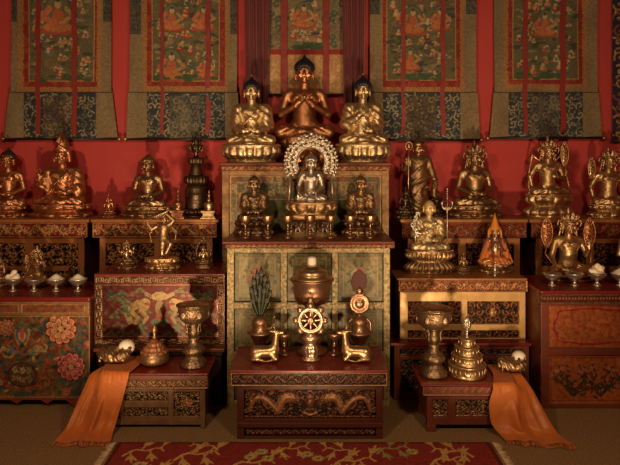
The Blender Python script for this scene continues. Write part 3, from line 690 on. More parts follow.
# maroon silk drapes either side
for x0, x1, yb, lab in ((244, 271, 118, 'long maroon silk drape in folds left of the middle hanging'), (341, 366, 118, 'long maroon silk drape in folds right of the middle hanging')):
    t0 = []; n = 44; d = 5.30; V = []; r = random.Random(x0)
    zs = np.linspace(PZ(yb, d), PZ(-46, d), 20); ph = [r.uniform(0, 6) for _ in range(4)]
    for z in zs:
        u = (z-zs[0])/(zs[-1]-zs[0]); pin = .78+.22*u
        for i in range(n):
            x = PX((x0+x1)/2+(i/(n-1)-.5)*(x1-x0)*pin, d); V.append((x, d-.022+.02*math.sin(i*.5+ph[0]+.6*u)+.010*math.sin(i*1.1+ph[1]+u*3), z))
    m_ = len(V); V += [(a, b+.004, c_) for a, b, c_ in V]; F = []
    for j in range(19):
        for i in range(n-1): a = j*n+i; F += [(a, a+1, a+n+1, a+n), (a+m_, a+n+m_, a+n+1+m_, a+1+m_)]
    for i in range(n-1): F += [(i+m_, i+1+m_, i+1, i), (19*n+i, 19*n+i+1, 19*n+i+1+m_, 19*n+i+m_)]
    for j in range(19): F += [(j*n, (j+1)*n, (j+1)*n+m_, j*n+m_), (j*n+n-1, j*n+n-1+m_, (j+1)*n+n-1+m_, (j+1)*n+n-1)]
    o = mk('silk_drape', V, F, MAROON); tag(o, lab, 'drape')
# ------------------------------------------------------------------ cabinets, tables, chests
def fr(T, name, m, d, x0, x1, y0, y1, front=0., back=.03, bevel=.004):
    """a board of the front, given by its edges in the picture at depth d"""
    return boxo(name, m, T, PX(x0, d), PX(x1, d), d-front, d+back, PZ(y1, d), PZ(y0, d), bevel)
def pan(T, c, m, d, x0, y1, name='panel', inset=.022, thick=.006):
    return c.build(name, m, T, PX(x0, d)+c.w/2, d+inset, PZ(y1, d), thick)
def size(d, x0, x1, y0, y1): return (x1-x0)/S(d), (y1-y0)/S(d)
def furniture(name, label, cat, d0, d1, z0, z1, body, slab, slab_m, body_m, slab_h=.03, over=.015, bot=None):
    T = thing(name, label, cat, ((PX(body[0], d0)+PX(body[1], d0))/2, (d0+d1)/2, z0))
    boxo('tabletop' if cat != 'cabinet' else 'top', slab_m, T, PX(slab[0], d0), PX(slab[1], d0), d0-over, d1, z1-slab_h, z1, .006)
    boxo('body', body_m, T, PX(body[0], d0)+.004, PX(body[1], d0)-.004, d0+.03, d1-.01, z0 if bot is None else bot, z1-slab_h, .003)
    return T
def grid(T, m, d, xs, ys, stiles, rails, y0, y1, name='frame'):
    """frame of stiles and rails as one mesh; stiles: list of (x0,x1), rails: list of (y0,y1), in picture px"""
    b = B()
    for a, c in stiles: b.box(PX(a, d), PX(c, d), d, d+.03, PZ(y1, d), PZ(y0, d))
    for a, c in rails: b.box(PX(xs[0], d), PX(xs[1], d), d+.002, d+.03, PZ(min(c, y1), d), PZ(max(a, y0), d))
    return b.obj(name, m, T, False, .003, world=True)
# --- centre: low dragon table
d = 3.73
T = furniture('dragon_table', 'low dark red table carved with two facing dragons, just behind the middle of the rug', 'table', d, 4.2, 0, .42, (237, 383), (229.5, 388.5), REDLAC, DARKRED, .022, .012)
w_, h_ = size(d, 231, 387, 372.5, 385); c = frieze(w_, h_, [(.15, .065, .03), (.10, .04, .02)], (.02, .010, .007), .007, 3, (.46, .22, .08)); c.build('apron', PIGG, T, PX(309, d), d-.006, PZ(385.2, d), .036)
grid(T, DARKRED, d, (237, 383), None, [(237, 244), (376, 383)], [(385, 390), (419, 423), (426.5, 429), (437, 439.2)], 385.3, 439.2)
fr(T, 'moulding', DARKRED, d, 237, 383, 422, 427, .012, .03)
w_, h_ = size(d, 244, 376, 390, 419); c = Cv(w_, h_, .0024, (.02, .008, .005))
foliage(c, -w_/2, w_/2, 0, h_, 4, [(.12, .042, .018), (.08, .028, .013)], .006, .062, mirror=True)
for m in (1, -1): dragon(c, m*w_*.27, h_*.47, w_*.23, m, (.36, .16, .07), (.24, .10, .045), .018)
c.blob(0, h_*.55, .03, .04, 0, (.2, .085, .035), .014); c.curl(0, h_*.55, .028, 0, 1, 1, .005, (.2, .06, .03), .02); c.stroke([(-.04, .03), (0, .015), (.04, .03)], .01, c=(.3, .11, .04), hg=.012); beadrow(c, -w_/2, w_/2, .006, .0045, (.3, .12, .05), .007); beadrow(c, -w_/2, w_/2, h_-.006, .0045, (.3, .12, .05), .007)
pan(T, c, PIGG, d, 244, 419)
w_, h_ = size(d, 244, 376, 429, 437); c = frieze(w_, h_, [(.28, .10, .04), (.2, .07, .03)], (.02, .008, .005), .007, 3, None); pan(T, c, PIGG, d, 244, 437)
# --- centre: green-gold painted cabinet
d = 4.24; ZB = 1.125
T = furniture('painted_cabinet', 'tall green and gold cabinet of six painted panels, behind the low dragon table', 'cabinet', d, 4.76, 0, ZB, (227, 390), (222.5, 394.5), REDBROWN, OLDGILTWOOD, .016, .022)
w_, h_ = size(d, 224, 393, 243, 247.5); c = frieze(w_, h_, [(.34, .15, .06), (.24, .08, .03)], (.10, .02, .012), .005, 5, None); c.build('cornice', PIGG, T, 0, d-.012, ZB-.016-h_, .04)
ST, RL = [(227, 234), (280.5, 287), (332, 338), (383.5, 390)], [(247.5, 253), (302.5, 309), (352, 358), (401, 406)]
c = Cv(*size(d, 227, 390, 247.5, 406), .004, (.36, .28, .10))
b = B()
for a, e in ST: b.box(PX(a, d), PX(e, d), d, d+.03, 0, PZ(247.6, d))
for a, e in RL: b.box(PX(227, d), PX(390, d), d+.003, d+.03, max(0, PZ(e, d)), PZ(a, d))
b.obj('frame', GREENGOLD, T, False, .003, world=True)
k = 0
for ry, (y0, y1) in enumerate(((253, 302.5), (309, 352), (358, 401))):
    for rx_, (x0, x1) in enumerate(((234, 280.5), (287, 332), (338, 383.5))):
        w_, h_ = size(d, x0, x1, y0, y1); c = Cv(w_, h_, .0028, (.19, .15, .065)); k += 1
        c.ring(-w_/2, w_/2, 0, h_, .006, (.05, .045, .025)); q = .035
        for j in range(22): c.curl(*random.Random(k*40+j).choice([(-w_/2+.02, random.Random(j).uniform(0, h_)), (w_/2-.02, random.Random(j+9).uniform(0, h_)), (random.Random(j).uniform(-w_/2, w_/2), h_-.02), (random.Random(j).uniform(-w_/2, w_/2), .02)]), .012, j, .8, 1, .003, (.06, .09, .04), 0)
        c.rect(-w_/2+q, w_/2-q, q, h_-q, (.40, .24, .09)); c.rect(-w_/2+q+.006, w_/2-q-.006, q+.006, h_-q-.006, (.24, .19, .09)); c.rect(-w_/2+q+.02, w_/2-q-.02, q+.02, h_-q-.02, (.30, .24, .10))
        if rx_ != 1:
            r = random.Random(k)
            for j in range(26): c.blob(r.gauss(0, .055), h_*.52+r.gauss(0, .055), .016, .007, r.uniform(0, 3), r.choice([(.10, .13, .06), (.13, .14, .07), (.07, .10, .07)]))
            fc = (.45, .07, .04) if rx_ == 0 else (.34, .10, .06)
            c.flower(0, h_*.62, .032, fc, (.5, .16, .1), (.5, .3, .1)); c.flower(-.045, h_*.50, .022, fc, (.5, .2, .12), (.5, .3, .1)); c.flower(.05, h_*.52, .020, (.12, .16, .16) if rx_ else fc, (.3, .2, .12), (.5, .3, .1))
            c.stroke([(0, h_*.2), (0, h_*.5)], .005, c=(.05, .09, .04)); c.blob(0, h_*.2, .03, .02, 0, (.3, .12, .05))
        else:
            foliage(c, -w_/2+.05, w_/2-.05, .05, h_-.05, k, [(.2, .16, .07), (.14, .13, .06)], 0, .05)
        rr_ = random.Random(k+50)
        for j in range(60):
            x, z = rr_.uniform(-w_/2+.01, w_/2-.01), rr_.uniform(.01, h_-.01)
            if abs(x) < w_/2-q and abs(z-h_/2) < h_/2-q: continue
            c.blob(x, z, rr_.uniform(.006, .013), rr_.uniform(.003, .006), rr_.uniform(0, 3), rr_.choice([(.07, .09, .05), (.12, .13, .06), (.32, .10, .05), (.07, .09, .07), (.38, .26, .11), (.10, .06, .03)]))
        c.tint(.5, k); pan(T, c, PIGW, d, x0, y1)
# --- centre: tall rear cabinet that carries the three great Buddhas
d = 4.79; ZT = 1.66
T = furniture('painted_shrine_cabinet', 'tallest red and gold painted cabinet, behind the green one and under the three great statues', 'cabinet', d, 5.38, 0, ZT, (222, 389), (219.5, 391.5), REDBROWN, OLDGILTWOOD, .02, .015)
w_, h_ = size(d, 221, 390, 164.8, 170.5); c = frieze(w_, h_, [(.42, .22, .08), (.3, .12, .04)], (.12, .025, .015), .006, 5, None); c.build('cornice', PIGG, T, PX(305.5, d), d-.006, ZT-.02-h_, .034)
b = B()
for a, e in ((222, 229), (382, 389)): b.box(PX(a, d), PX(e, d), d, d+.03, 0, PZ(170.6, d))
for a, e in ((170.6, 175.5), (238, 244)): b.box(PX(222, d), PX(389, d), d+.003, d+.03, PZ(e, d), PZ(a, d))
b.obj('frame', OLDGILTWOOD, T, False, .003, world=True)
x0, x1, y0, y1 = 229, 382, 175.5, 238; w_, h_ = size(d, x0, x1, y0, y1); c = Cv(w_, h_, .003, (.13, .11, .05))
foliage(c, -w_/2, w_/2, 0, h_, 21, [(.30, .19, .08), (.20, .045, .025), (.07, .08, .04)], 0, .06)
c.ring(-w_/2, w_/2, 0, h_, .012, (.36, .2, .07)); c.ring(-w_/2+.05, w_/2-.05, .0, h_-.05, .008, (.3, .17, .06))
for xx in (-.45, .45): c.flower(xx, h_*.55, .05, (.36, .05, .03), (.45, .14, .07), (.4, .25, .1))
for xx in (-.2, .2, -.52, .52): c.flower(xx, h_*.35, .035, (.05, .08, .10), (.2, .2, .12), (.4, .2, .08))
for xx in (-.2, .2): c.rect(xx-.13, xx+.13, h_*.1, h_*.62, (.09, .10, .03)); c.ring(xx-.13, xx+.13, h_*.1, h_*.62, .006, (.35, .2, .08)); cloud(c, xx, h_*.35, .06, (.14, .14, .06), (.3, .17, .06))
c.c *= 1.35; c.tint(.5, 4); pan(T, c, PIGW, d, x0, y1)
# --- upper carved tables against the wall
def upper(label, x0, x1, fx0, fx1, seed, bright, splits, z0, z1=1.209, dark=False):
    d = 4.95; bm = ORANGEWOOD if not dark else REDBROWN
    T = furniture('carved_table', label, 'table', d, 5.34, 0, z1, (fx0, fx1), (x0-2, x1+2), REDBROWN if dark else ORANGEWOOD, DARKWOOD, .028, .02)
    w_, h_ = size(d, x0, x1, 223.3, 238); cols = [(.52, .27, .10), (.44, .18, .07), (.36, .25, .13)] if bright else [(.26, .10, .04), (.2, .07, .03)]
    c = frieze(w_, h_, cols, (.20, .022, .015), .012, seed, (.44, .2, .07) if bright else (.2, .07, .03)); c.build('apron', PIGG, T, PX((x0+x1)/2, d), d-.012, z1-.028-h_, .042)
    yb = z0
    st = [(fx0, fx0+6)]+[(s-4, s+4) for s in splits]+[(fx1-6, fx1)]
    grid(T, bm, d, (fx0, fx1), None, st, [(238, 243.5), (266, 271), (283, 288)], 238.1, yb)
    xs = [fx0+6]+[v for s in splits for v in (s-4, s+4)]+[fx1-6]
    for i in range(0, len(xs), 2):
        for y0, y1 in ((243.5, 266), (271, 283)):
            w_, h_ = size(d, xs[i], xs[i+1], y0, y1); c = openwork(w_, h_, seed*7+i+int(y0), ((.44, .21, .08), (.34, .15, .06)) if bright else ((.24, .09, .04), (.17, .06, .03)), SHADEP, .062, .016); pan(T, c, PIGG, d, xs[i], y1)
    for a, e in ((fx0, fx0+6), (fx1-6, fx1)): boxo('leg', bm, T, PX(a, d), PX(e, d), d, d+.05, 0, PZ(yb, d)+.001, .003)
    return T
upper('carved table with gilt vine apron at far left, carrying the statue in a tall hat', -40, 87.5, -34, 84, 2, True, [29], 300)
upper('carved table with gilt vine apron under the bare shouldered bronze Buddha, left of the middle', 93.5, 217, 99.5, 212.5, 3, True, [158], 300)
upper('dark carved table under the crowned bronze Buddha and standing figure, right of the middle', 402, 525.5, 408, 520, 4, False, [462], 300)
upper('dark carved table at far right, carrying two crowned statues', 531, 655, 536, 650, 5, False, [590], 300)
# --- left: dragon-painted box on a dark bench
DB = 4.215
T = furniture('low_bench', 'plain dark bench under the fret bordered box, behind the left low table', 'bench', DB, 4.76, 0, .40, (96, 221), (93.5, 224.5), REDBROWN, DARKWOOD, .025, .01)
fr(T, 'apron', DARKWOOD, DB, 96, 222, 348.8, 356, 0, .03)
d = 4.275; z1 = .895; ZBX = .40; T = thing('painted_box', 'red box painted with two facing beasts inside a cream fret border, on the left side', 'chest', (PX(159, d), d+.2, ZBX))
boxo('body', REDBROWN, T, PX(94.7, d), PX(224.5, d), d+.012, 4.75, ZBX, z1-.012, .003); boxo('top', REDLAC, T, PX(94.3, d), PX(225, d), d-.006, 4.76, z1-.012, z1, .004)
w_, h_ = size(d, 94.7, 224.5, 275.8, 345); h_ = z1-.013-ZBX; c = Cv(w_, h_, .0025, (.20, .03, .018)); CR = (.44, .28, .13)
u = lambda px: (px-159)/S(d); v = lambda py: (345-py)/S(d)
for a in (0,):
    fret(c, -w_/2+.004, w_/2-.004, h_-.052, h_-.010, CR, .003, .0042); fret(c, -w_/2+.004, w_/2-.004, .008, .042, (.40, .24, .10), .003, .0042)
    fret(c, -w_/2+.006, -w_/2+.05, .05, h_-.06, CR, .003, .0042); fret(c, w_/2-.05, w_/2-.006, .05, h_-.06, CR, .003, .0042)
c.ring(-w_/2, w_/2, 0, h_, .005, (.5, .3, .12)); c.ring(u(101), u(217), v(336), v(284), .005, (.5, .3, .12)); ix0, ix1, iz0, iz1 = u(101)+.005, u(217)-.005, v(336)+.005, v(284)-.005
c.rect(ix0, ix1, iz0, iz1, (.17, .018, .015)); iw, ih = ix1-ix0, iz1-iz0; zc = (iz0+iz1)/2
r = random.Random(5)
for i in range(15):
    x, z = r.uniform(.09, iw/2-.05), r.uniform(iz0+.06, iz1-.03); k = r.choice([(.16, .19, .08), (.22, .17, .06), (.09, .13, .09), (.30, .10, .05)])
    for m in (1, -1): cloud(c, m*x, z, .045, k, (.05, .05, .03), 0, m)
for m in (1, -1):
    q = [(m*(.10+.0), zc+.03), (m*.14, zc+.05), (m*.19, zc+.02), (m*.22, zc-.03), (m*.20, zc-.08)]
    c.stroke(q, .030, .020, (.40, .24, .08)); c.blob(m*.10, zc+.055, .036, .03, 0, (.46, .30, .12)); c.blob(m*.085, zc+.045, .02, .012, 0, (.3, .05, .03))
    for a in ((.13, .0), (.19, -.01)): c.stroke([(m*a[0], zc+a[1]), (m*(a[0]-.045), zc+a[1]-.045), (m*(a[0]-.02), zc+a[1]-.085)], .016, .01, (.42, .26, .09))
    c.stroke([(m*.21, zc-.03), (m*.25, zc+.03), (m*.24, zc+.08)], .014, .006, (.12, .16, .08))
    for j in range(5): c.stroke([(m*(.03+.07*j), iz0), (m*(.05+.07*j), iz0+.035+.015*(j % 2)), (m*(.09+.07*j), iz0+.005)], .009, c=(.16, .15, .08))
c.blob(0, zc+.10, .055, .03, 0, (.46, .32, .14)); c.stroke([(-.09, zc+.115), (-.04, zc+.09), (0, zc+.11), (.04, zc+.09), (.09, zc+.115)], .014, c=(.46, .32, .14)); c.blob(0, zc+.02, .03, .05, 0, (.32, .2, .09)); c.blob(0, zc-.08, .06, .03, 0, (.14, .16, .08)); c.blob(0, zc-.04, .025, .03, 0, (.4, .08, .04))
for k in range(150):
    x, z = r.uniform(ix0, ix1), r.uniform(iz0, iz1); c.curl(x, z, .012, r.uniform(0, 6), .8, 1, .0022, r.choice([(.30, .18, .07), (.06, .02, .012), (.12, .12, .06)]))
c.c *= .55; c.tint(.6, 6); c.build('panel', PIGG, T, PX(159.6, d), d, ZBX, .011)
# --- left: painted floral chest
d = 4.19; z1 = .755; T = thing('floral_chest', 'chest painted with peonies and vases on orange brown, at the left edge', 'chest', (PX(16, d), d+.25, 0))
boxo('top', REDLAC, T, PX(-58, d), PX(90, d), d-.012, 4.74, z1-.03, z1, .006); boxo('body', REDBROWN, T, PX(-55, d)+.004, PX(89, d)-.004, d+.03, 4.72, .08, z1-.03, .003)
fr(T, 'rail', OLDGILTWOOD, d, -56, 89.5, 301.6, 315.5, .004, .03)
for x0, x1 in ((-50, 19), (22, 85)):
    w_, h_ = size(d, x0, x1, 304, 313); c = Cv(w_, h_, .003, (.22, .07, .03)); c.ring(-w_/2, w_/2, 0, h_, .006, (.46, .24, .09), .003); c.tint(.5, 3); pan(T, c, PIGW, d, x0, 313, 'drawer_front', -.008, .006)
w_, h_ = size(d, -55, 89.5, 315.8, 398); c = Cv(w_, h_, .003, (.17, .075, .028)); u = lambda px: (px-17.5)/S(d); v = lambda py: (398-py)/S(d); r = random.Random(9)
GR, GR2, BL, OR, PK = (.035, .06, .04), (.08, .10, .05), (.04, .07, .10), (.46, .14, .04), (.42, .06, .05)
for i in range(420):
    x, z = r.uniform(-w_/2, w_/2), r.uniform(0, h_); c.blob(x, z, r.uniform(.02, .04), r.uniform(.008, .014), r.uniform(0, 3), r.choice([GR, GR2, BL, (.22, .03, .02), (.26, .13, .045), (.16, .11, .04), (.20, .08, .03)]))
foliage(c, -w_/2+.02, w_/2-.02, .02, h_-.02, 31, [(.34, .07, .03), (.10, .13, .06), (.42, .27, .11), (.06, .09, .09), (.30, .12, .04)], 0, .115, th=.008)
for cx in (u(22), u(22-90)):
    for m in (1, -1):
        for k in range(3): c.curl(cx+m*(.10+.05*k), v(352)-.05*k, .05, 0, .9, m, .008, [(.40, .22, .08), (.08, .12, .10), (.3, .05, .03)][k])
        c.stroke([(cx, v(335)), (cx+m*.12, v(345)), (cx+m*.17, v(362)), (cx+m*.11, v(385)), (cx, v(392))], .008, c=(.36, .07, .03))
        cloud(c, cx+m*.12, v(350), .05, (.42, .30, .14), (.10, .05, .03), 0, m); cloud(c, cx+m*.06, v(352), .04, (.09, .14, .14), (.4, .25, .1), 0, m)
    for k, (kk, hh) in enumerate((((.5, .2, .08), .085), ((.10, .16, .2), .07), ((.5, .3, .15), .05))):
        for m in (1, -1): c.blob(cx+m*(.032-.012*k), v(340)+.02, .018, hh*.7, -m*.25, kk)
    c.blob(cx, v(334), .014, .04, 0, (.5, .10, .07)); c.blob(cx, v(375), .10, .085, 0, (.06, .035, .02)); c.blob(cx, v(375), .09, .075, 0, (.15, .06, .03))
    foliage(c, cx-.065, cx+.065, v(375)-.055, v(375)+.055, 3, [(.42, .32, .16), (.25, .22, .10)], 0, .045)
    c.blob(cx, v(394), .07, .018, 0, (.05, .09, .07))
for fx, fy, fr_ in ((61, 329, .10), (71, 367, .09), (66, 392, .03), (6, 328, .055), (-20, 330, .08), (-12, 372, .06), (88, 345, .03)):
    for a in range(6): c.blob(u(fx)+fr_*1.1*math.cos(a*1.05), v(fy)+fr_*1.1*math.sin(a*1.05), fr_*.4, fr_*.18, a*1.05, GR if a % 2 else (.06, .10, .07))
    c.flower(u(fx), v(fy), fr_, OR if fy < 335 else PK, (.5, .22, .10) if fy < 335 else (.5, .12, .09), (.5, .32, .12), 0, 9, (.10, .02, .015))
c.ring(-w_/2, w_/2, 0, h_, .007, (.40, .2, .07)); c.tint(.5, 7); pan(T, c, PIGW, d, -55, 398, 'painted_panel', .004, .012)
# scalloped skirt with feet
pts = [(PX(-55, d), 0), (PX(-45, d), 0)]
n = 60
for i in range(n+1):
    q = i/n; px = -44+q*(77+44); pts.append((PX(px, d), max(.0, (.030+.045*abs(math.sin(q*PI*4)))*min(1, min(q, 1-q)*9))))
pts += [(PX(79, d), 0), (PX(90, d), 0), (PX(90, d), .10), (PX(-55, d), .10)]
top = PZ(398, d); pts = [(x, min(z, top*.8) if z < .099 else top) for x, z in pts]
B().prism(pts, d, d+.03).obj('skirt', mat('red_edged_wood', (.20, .04, .02), .45, noise=.5, nscale=14, rgb2=(.09, .02, .012)), T, False, .002, world=True)
for a, e in ((-55, -47), (82, 90)): boxo('foot', REDBROWN, T, PX(a, d)+.004, PX(e, d)-.004, 4.66, 4.71, 0, .08, .003)
# --- left low table
d = 3.87; z1 = .355
T = furniture('low_offering_table', 'low table with pierced floral panels and red top, on the left beside the orange cloth', 'table', d, 4.19, 0, z1, (109, 205), (103.5, 208.5), REDLAC, DARKWOOD, .016, .02, bot=.06)
fr(T, 'cornice', REDBROWN, d, 105, 208, 374.6, 379.5, .012, .03); w_, h_ = size(d, 105, 208, 379.5, 388); c = frieze(w_, h_, [(.36, .2, .08), (.26, .13, .05)], (.10, .035, .018), .006, 6, (.30, .15, .06)); c.build('apron', PIGG, T, PX(156.5, d), d-.006, PZ(388, d), .036)
grid(T, DULLWOOD, d, (109, 205), None, [(109, 113.5), (120, 123.5), (168, 173.5), (199.5, 205)], [(388, 392), (419.5, 425)], 388, 425)
for x0, x1, y0, y1, sd in ((113.5, 120, 392, 419.5, 1), (123.5, 168, 391.5, 401, 2), (123.5, 145, 408, 416.5, 3), (147.5, 168, 408, 416.5, 4), (173.5, 199.5, 391.5, 417, 5)):
    w_, h_ = size(d, x0, x1, y0, y1); c = openwork(w_, h_, sd+50, ((.34, .20, .09), (.22, .12, .05)), SHADEP, .035 if w_ > .06 else .02, .012)
    if sd == 5: c.flower(0, h_*.5, .03, (.42, .12, .05), (.5, .2, .08), (.5, .35, .15), .012)
    pan(T, c, PIGG, d, x0, y1)
fr(T, 'rail', DULLWOOD, d, 123.5, 168, 401, 408, -.003, .03); fr(T, 'rail', DULLWOOD, d, 145, 147.5, 408, 416.5, -.003, .03); fr(T, 'rail', DULLWOOD, d, 123.5, 199.5, 416.8, 419.6, -.003, .03)
for a, e in ((109, 113.5), (200.5, 205)):
    for y_ in (d, 4.12): boxo('leg', DULLWOOD, T, PX(a, d), PX(e, d), y_, y_+.05, 0, PZ(425, d)+.001 if y_ == d else .059, .003)
# --- right: dark bench, cream table on it
d = 4.34; z1 = .40
T = furniture('dark_bench', 'wide dark red bench that carries the cream framed table, on the right side', 'bench', d, 4.76, 0, z1, (394, 529), (390, 531.4), REDLAC, DARKWOOD, .022, .012)
grid(T, REDBROWN, d, (394, 529), None, [(394, 400), (459, 466), (525, 529)], [(345.8, 349), (356, 360), (394, 400)], 345.8, 400)
for x0, x1, y0, y1 in ((400, 459, 349, 356), (466, 525, 349, 356), (400, 459, 360, 394), (466, 525, 360, 394)):
    w_, h_ = size(d, x0, x1, y0, y1); c = openwork(w_, h_, int(x0+y0), ((.10, .045, .025), (.07, .03, .018)), (.02, .01, .007), .06, .010); c.ring(-w_/2, w_/2, 0, h_, .006, (.16, .05, .025), .006); pan(T, c, PIGW, d, x0, y1)
d = 4.43; z1c = .837
T = furniture('cream_table', 'table with cream gold frame and pierced panels with painted shade behind, under the monk statue', 'table', d, 4.76, .40, z1c, (400, 525.5), (397, 527), ORANGEWOOD, DARKWOOD, .018, .012)
w_, h_ = size(d, 398.5, 526.5, 281, 291.5); c = frieze(w_, h_, [(.50, .26, .11), (.40, .18, .08)], (.22, .045, .022), .007, 7, (.52, .28, .11)); c.build('apron', PIGG, T, PX(462.7, d), d-.01, z1c-.018-h_, .04)
grid(T, CREAMWOOD, d, (400, 525.5), None, [(400, 408), (461.5, 467.5), (519.5, 525.5)], [(291.8, 301.5), (324.5, 330.5), (338.3, 340)], 291.8, 339.1)
for x0, x1, y0, y1 in ((408, 461.5, 301.5, 324.5), (467.5, 519.5, 301.5, 324.5), (408, 461.5, 330.5, 338.3), (467.5, 519.5, 330.5, 338.3)):
    w_, h_ = size(d, x0, x1, y0, y1); c = openwork(w_, h_, int(x0+y0), ((.30, .12, .055), (.24, .09, .04)), SHADEP, .058, .014, y1 < 330); c.ring(-w_/2, w_/2, 0, h_, .005, (.3, .14, .06), .008)
    if y1 < 330: c.blob(0, h_/2, .025, .035, 0, (.4, .2, .08), .014)
    pan(T, c, PIGG, d, x0, y1)
# --- right low table
d = 3.83; z1m = .30
T = furniture('low_red_table', 'low red table with two small carved panels under the grain mandala, on the right', 'table', d, 4.17, 0, z1m, (427, 508), (420, 512), REDLAC, REDBROWN, .014, .02, bot=.05)
fr(T, 'cornice', ORANGEWOOD, d, 421.5, 510.5, 383.2, 385.2, .014, .03)
w_, h_ = size(d, 423, 509, 385.2, 395); c = Cv(w_, h_, .0026, (.24, .06, .025)); c.ring(-w_/2, w_/2, 0, h_, .004, (.42, .18, .07), .004)
for i in range(12): c.stroke([(-w_/2+.03+i*.045, .015), (-w_/2+.05+i*.045, h_*.7), (-w_/2+.06+i*.045, .02)], .004, c=(.36, .12, .05), hg=.004)
c.build('apron', PIGW, T, PX(466, d), d-.008, PZ(395, d), .038)
grid(T, REDBROWN, d, (427, 508), None, [(427, 433), (448, 455.5), (498, 508)], [(395, 400), (417, 425)], 395, 425)
for x0, x1 in ((433, 448), (455.5, 498)):
    w_, h_ = size(d, x0, x1, 400, 417); c = openwork(w_, h_, int(x0), ((.36, .18, .08), (.26, .12, .05)), (.02, .012, .008), .034, .011); c.ring(-w_/2, w_/2, 0, h_, .005, (.34, .17, .07), .008); pan(T, c, PIGG, d, x0, 417)
for a, e in ((427, 436), (499, 508)):
    for y_ in (d, 4.10): boxo('foot', REDBROWN, T, PX(a, d), PX(e, d), y_, y_+.05, 0, PZ(425, d)+.001 if y_ == d else .049, .003)
# --- right painted chest
d = 4.19; z1i = .80
T = thing('orange_chest', 'large orange red chest with a scalloped medallion over flower sprays, at the right edge', 'chest', (PX(618, d), d+.25, 0))
boxo('top', REDLAC, T, PX(540.2, d), PX(700, d), d-.02, 4.75, z1i-.022, z1i, .006); boxo('body', REDBROWN, T, PX(541.5, d)+.002, PX(697, d)-.004, d+.03, 4.73, 0, z1i-.022, .003)
w_, h_ = size(d, 540, 698, 293.6, 303); c = Cv(w_, h_, .003, (.12, .035, .018)); beadrow(c, -w_/2, w_/2, h_*.5, .009, (.2, .07, .03), .006); beadrow(c, -w_/2, w_/2, h_*.9, .005, (.2, .07, .03), .006); c.rect(-w_/2, w_/2, 0, .006, (.34, .16, .06), .004); c.build('cornice', PIGG, T, PX(619, d), d-.01, PZ(303, d), .04)
grid(T, REDBROWN, d, (541, 697), None, [(541, 549), (690, 697)], [(303, 306), (348.5, 355.5), (405, 408.6)], 303, 408.6)
for k, (y0, y1) in enumerate(((306, 348.5), (355.5, 405))):
    w_, h_ = size(d, 549, 690, y0, y1); c = Cv(w_, h_, .003, (.34, .085, .022)); c.ring(-w_/2, w_/2, 0, h_, .006, (.40, .2, .07)); u = lambda px: (px-619.5)/S(d)
    if k == 0:
        pts = []
        for i in range(160):
            a = 2*PI*i/160; rr = 1+.10*abs(math.sin(2*a))+.05*math.cos(8*a); pts.append((u(592)+.235*math.copysign(abs(math.cos(a))**.75, math.cos(a))*rr, h_/2+.115*math.copysign(abs(math.sin(a))**.75, math.sin(a))*rr))
        c.stroke(pts+[pts[0]], .0065, c=(.30, .012, .012)); foliage(c, u(553), u(640), .02, h_-.02, 3, [(.38, .11, .035), (.30, .065, .02)], 0, .05, th=.004)
        c.stroke(pts+[pts[0]], .0065, c=(.30, .012, .012))
        pts2 = [(x+.48, z) for x, z in pts]; c.stroke(pts2+[pts2[0]], .0065, c=(.30, .012, .012))
    else:
        r = random.Random(4); c.ring(-w_/2+.02, w_/2-.02, .02, h_-.02, .006, (.2, .03, .015))
        for bx, m in ((u(575), -1), (u(602), 1), (u(650), 1)):
            for s_ in range(5):
                x, z = bx, .05; pts = [(x, z)]; a = PI/2+(s_-2)*.42*1.0
                for q in range(6): x += .038*math.cos(a); z += .034*math.sin(a); a += r.uniform(-.35, .35); pts.append((x, min(h_-.05, max(.03, z))))
                c.stroke(pts, .004, c=(.05, .03, .015))
                for (x, z) in pts[1:]:
                    for q in range(3): c.blob(x+r.gauss(0, .016), z+r.gauss(0, .016), .014, .007, r.uniform(0, 3), r.choice([(.03, .035, .02), (.06, .045, .02), (.10, .03, .015)]))
                c.flower(pts[-1][0], pts[-1][1], .018, (.20, .02, .015), (.42, .16, .06), (.4, .25, .1))
    c.tint(.35, k+3); pan(T, c, PIGW, d, 549, y1)
# ------------------------------------------------------------------ rug
T = thing('rug', 'dark red rug with tan flower sprays and fringed ends, in front of the tables', 'rug', (0, 3.1, 0)); y0r, y1r = 2.35, 3.67; x0r, x1r = -1.13, 1.06
c = Cv(x1r-x0r, y1r-y0r, .005, (.26, .020, .016)); r = random.Random(12)
c.ring(-c.w/2, c.w/2, 0, c.h, .02, (.10, .008, .008))
def spray(x, z, a, s, k, dep=0):
    s = s*1.25 if dep == 0 else s
    pts = [(x, z)]; aa = a
    for q in range(7): x += .035*s*math.cos(aa); z += .035*s*math.sin(aa); aa += r.uniform(-.35, .35); pts.append((x, z))
    c.stroke(pts, .009*s, .004*s, k)
    for i, (px, pz) in enumerate(pts[1:]):
        for m in (1, -1):
            b = aa+m*1.0
            if (i+m) % 3: c.blob(px+.026*s*math.cos(b), pz+.034*s*math.sin(b), .026*s, .012*s, b, k if i % 3 else (.24, .22, .06))
    if dep < 1:
        for m in (1, -1): spray(pts[3][0], pts[3][1], a+m*.8, s*.8, k, dep+1)
    c.blob(x, z, .022*s, .034*s, 0, k)
TAN = (.58, .34, .10)
def branch(x, z, m, sc, k):
    """a bent stem along the rug with three-pointed leaves"""
    pts = [(x+m*sc*.24*u, z+sc*(.10*math.sin(2.6*u)+.03*math.sin(9*u))) for u in np.linspace(0, 1, 9)]
    c.stroke(pts, .010*sc, .006*sc, k)
    for i, (px, pz) in enumerate(pts[1::2]):
        q = 1 if i % 2 else -1; lx, lz = px+m*.02*sc, pz+q*.07*sc; c.stroke([(px, pz), (lx, lz)], .006*sc, c=k)
        for a_ in (-.9, 0, .9): c.stroke([(lx, lz), (lx+sc*.055*math.sin(a_+m*.6), lz+q*sc*.085*math.cos(a_))], .017*sc, .003, k)
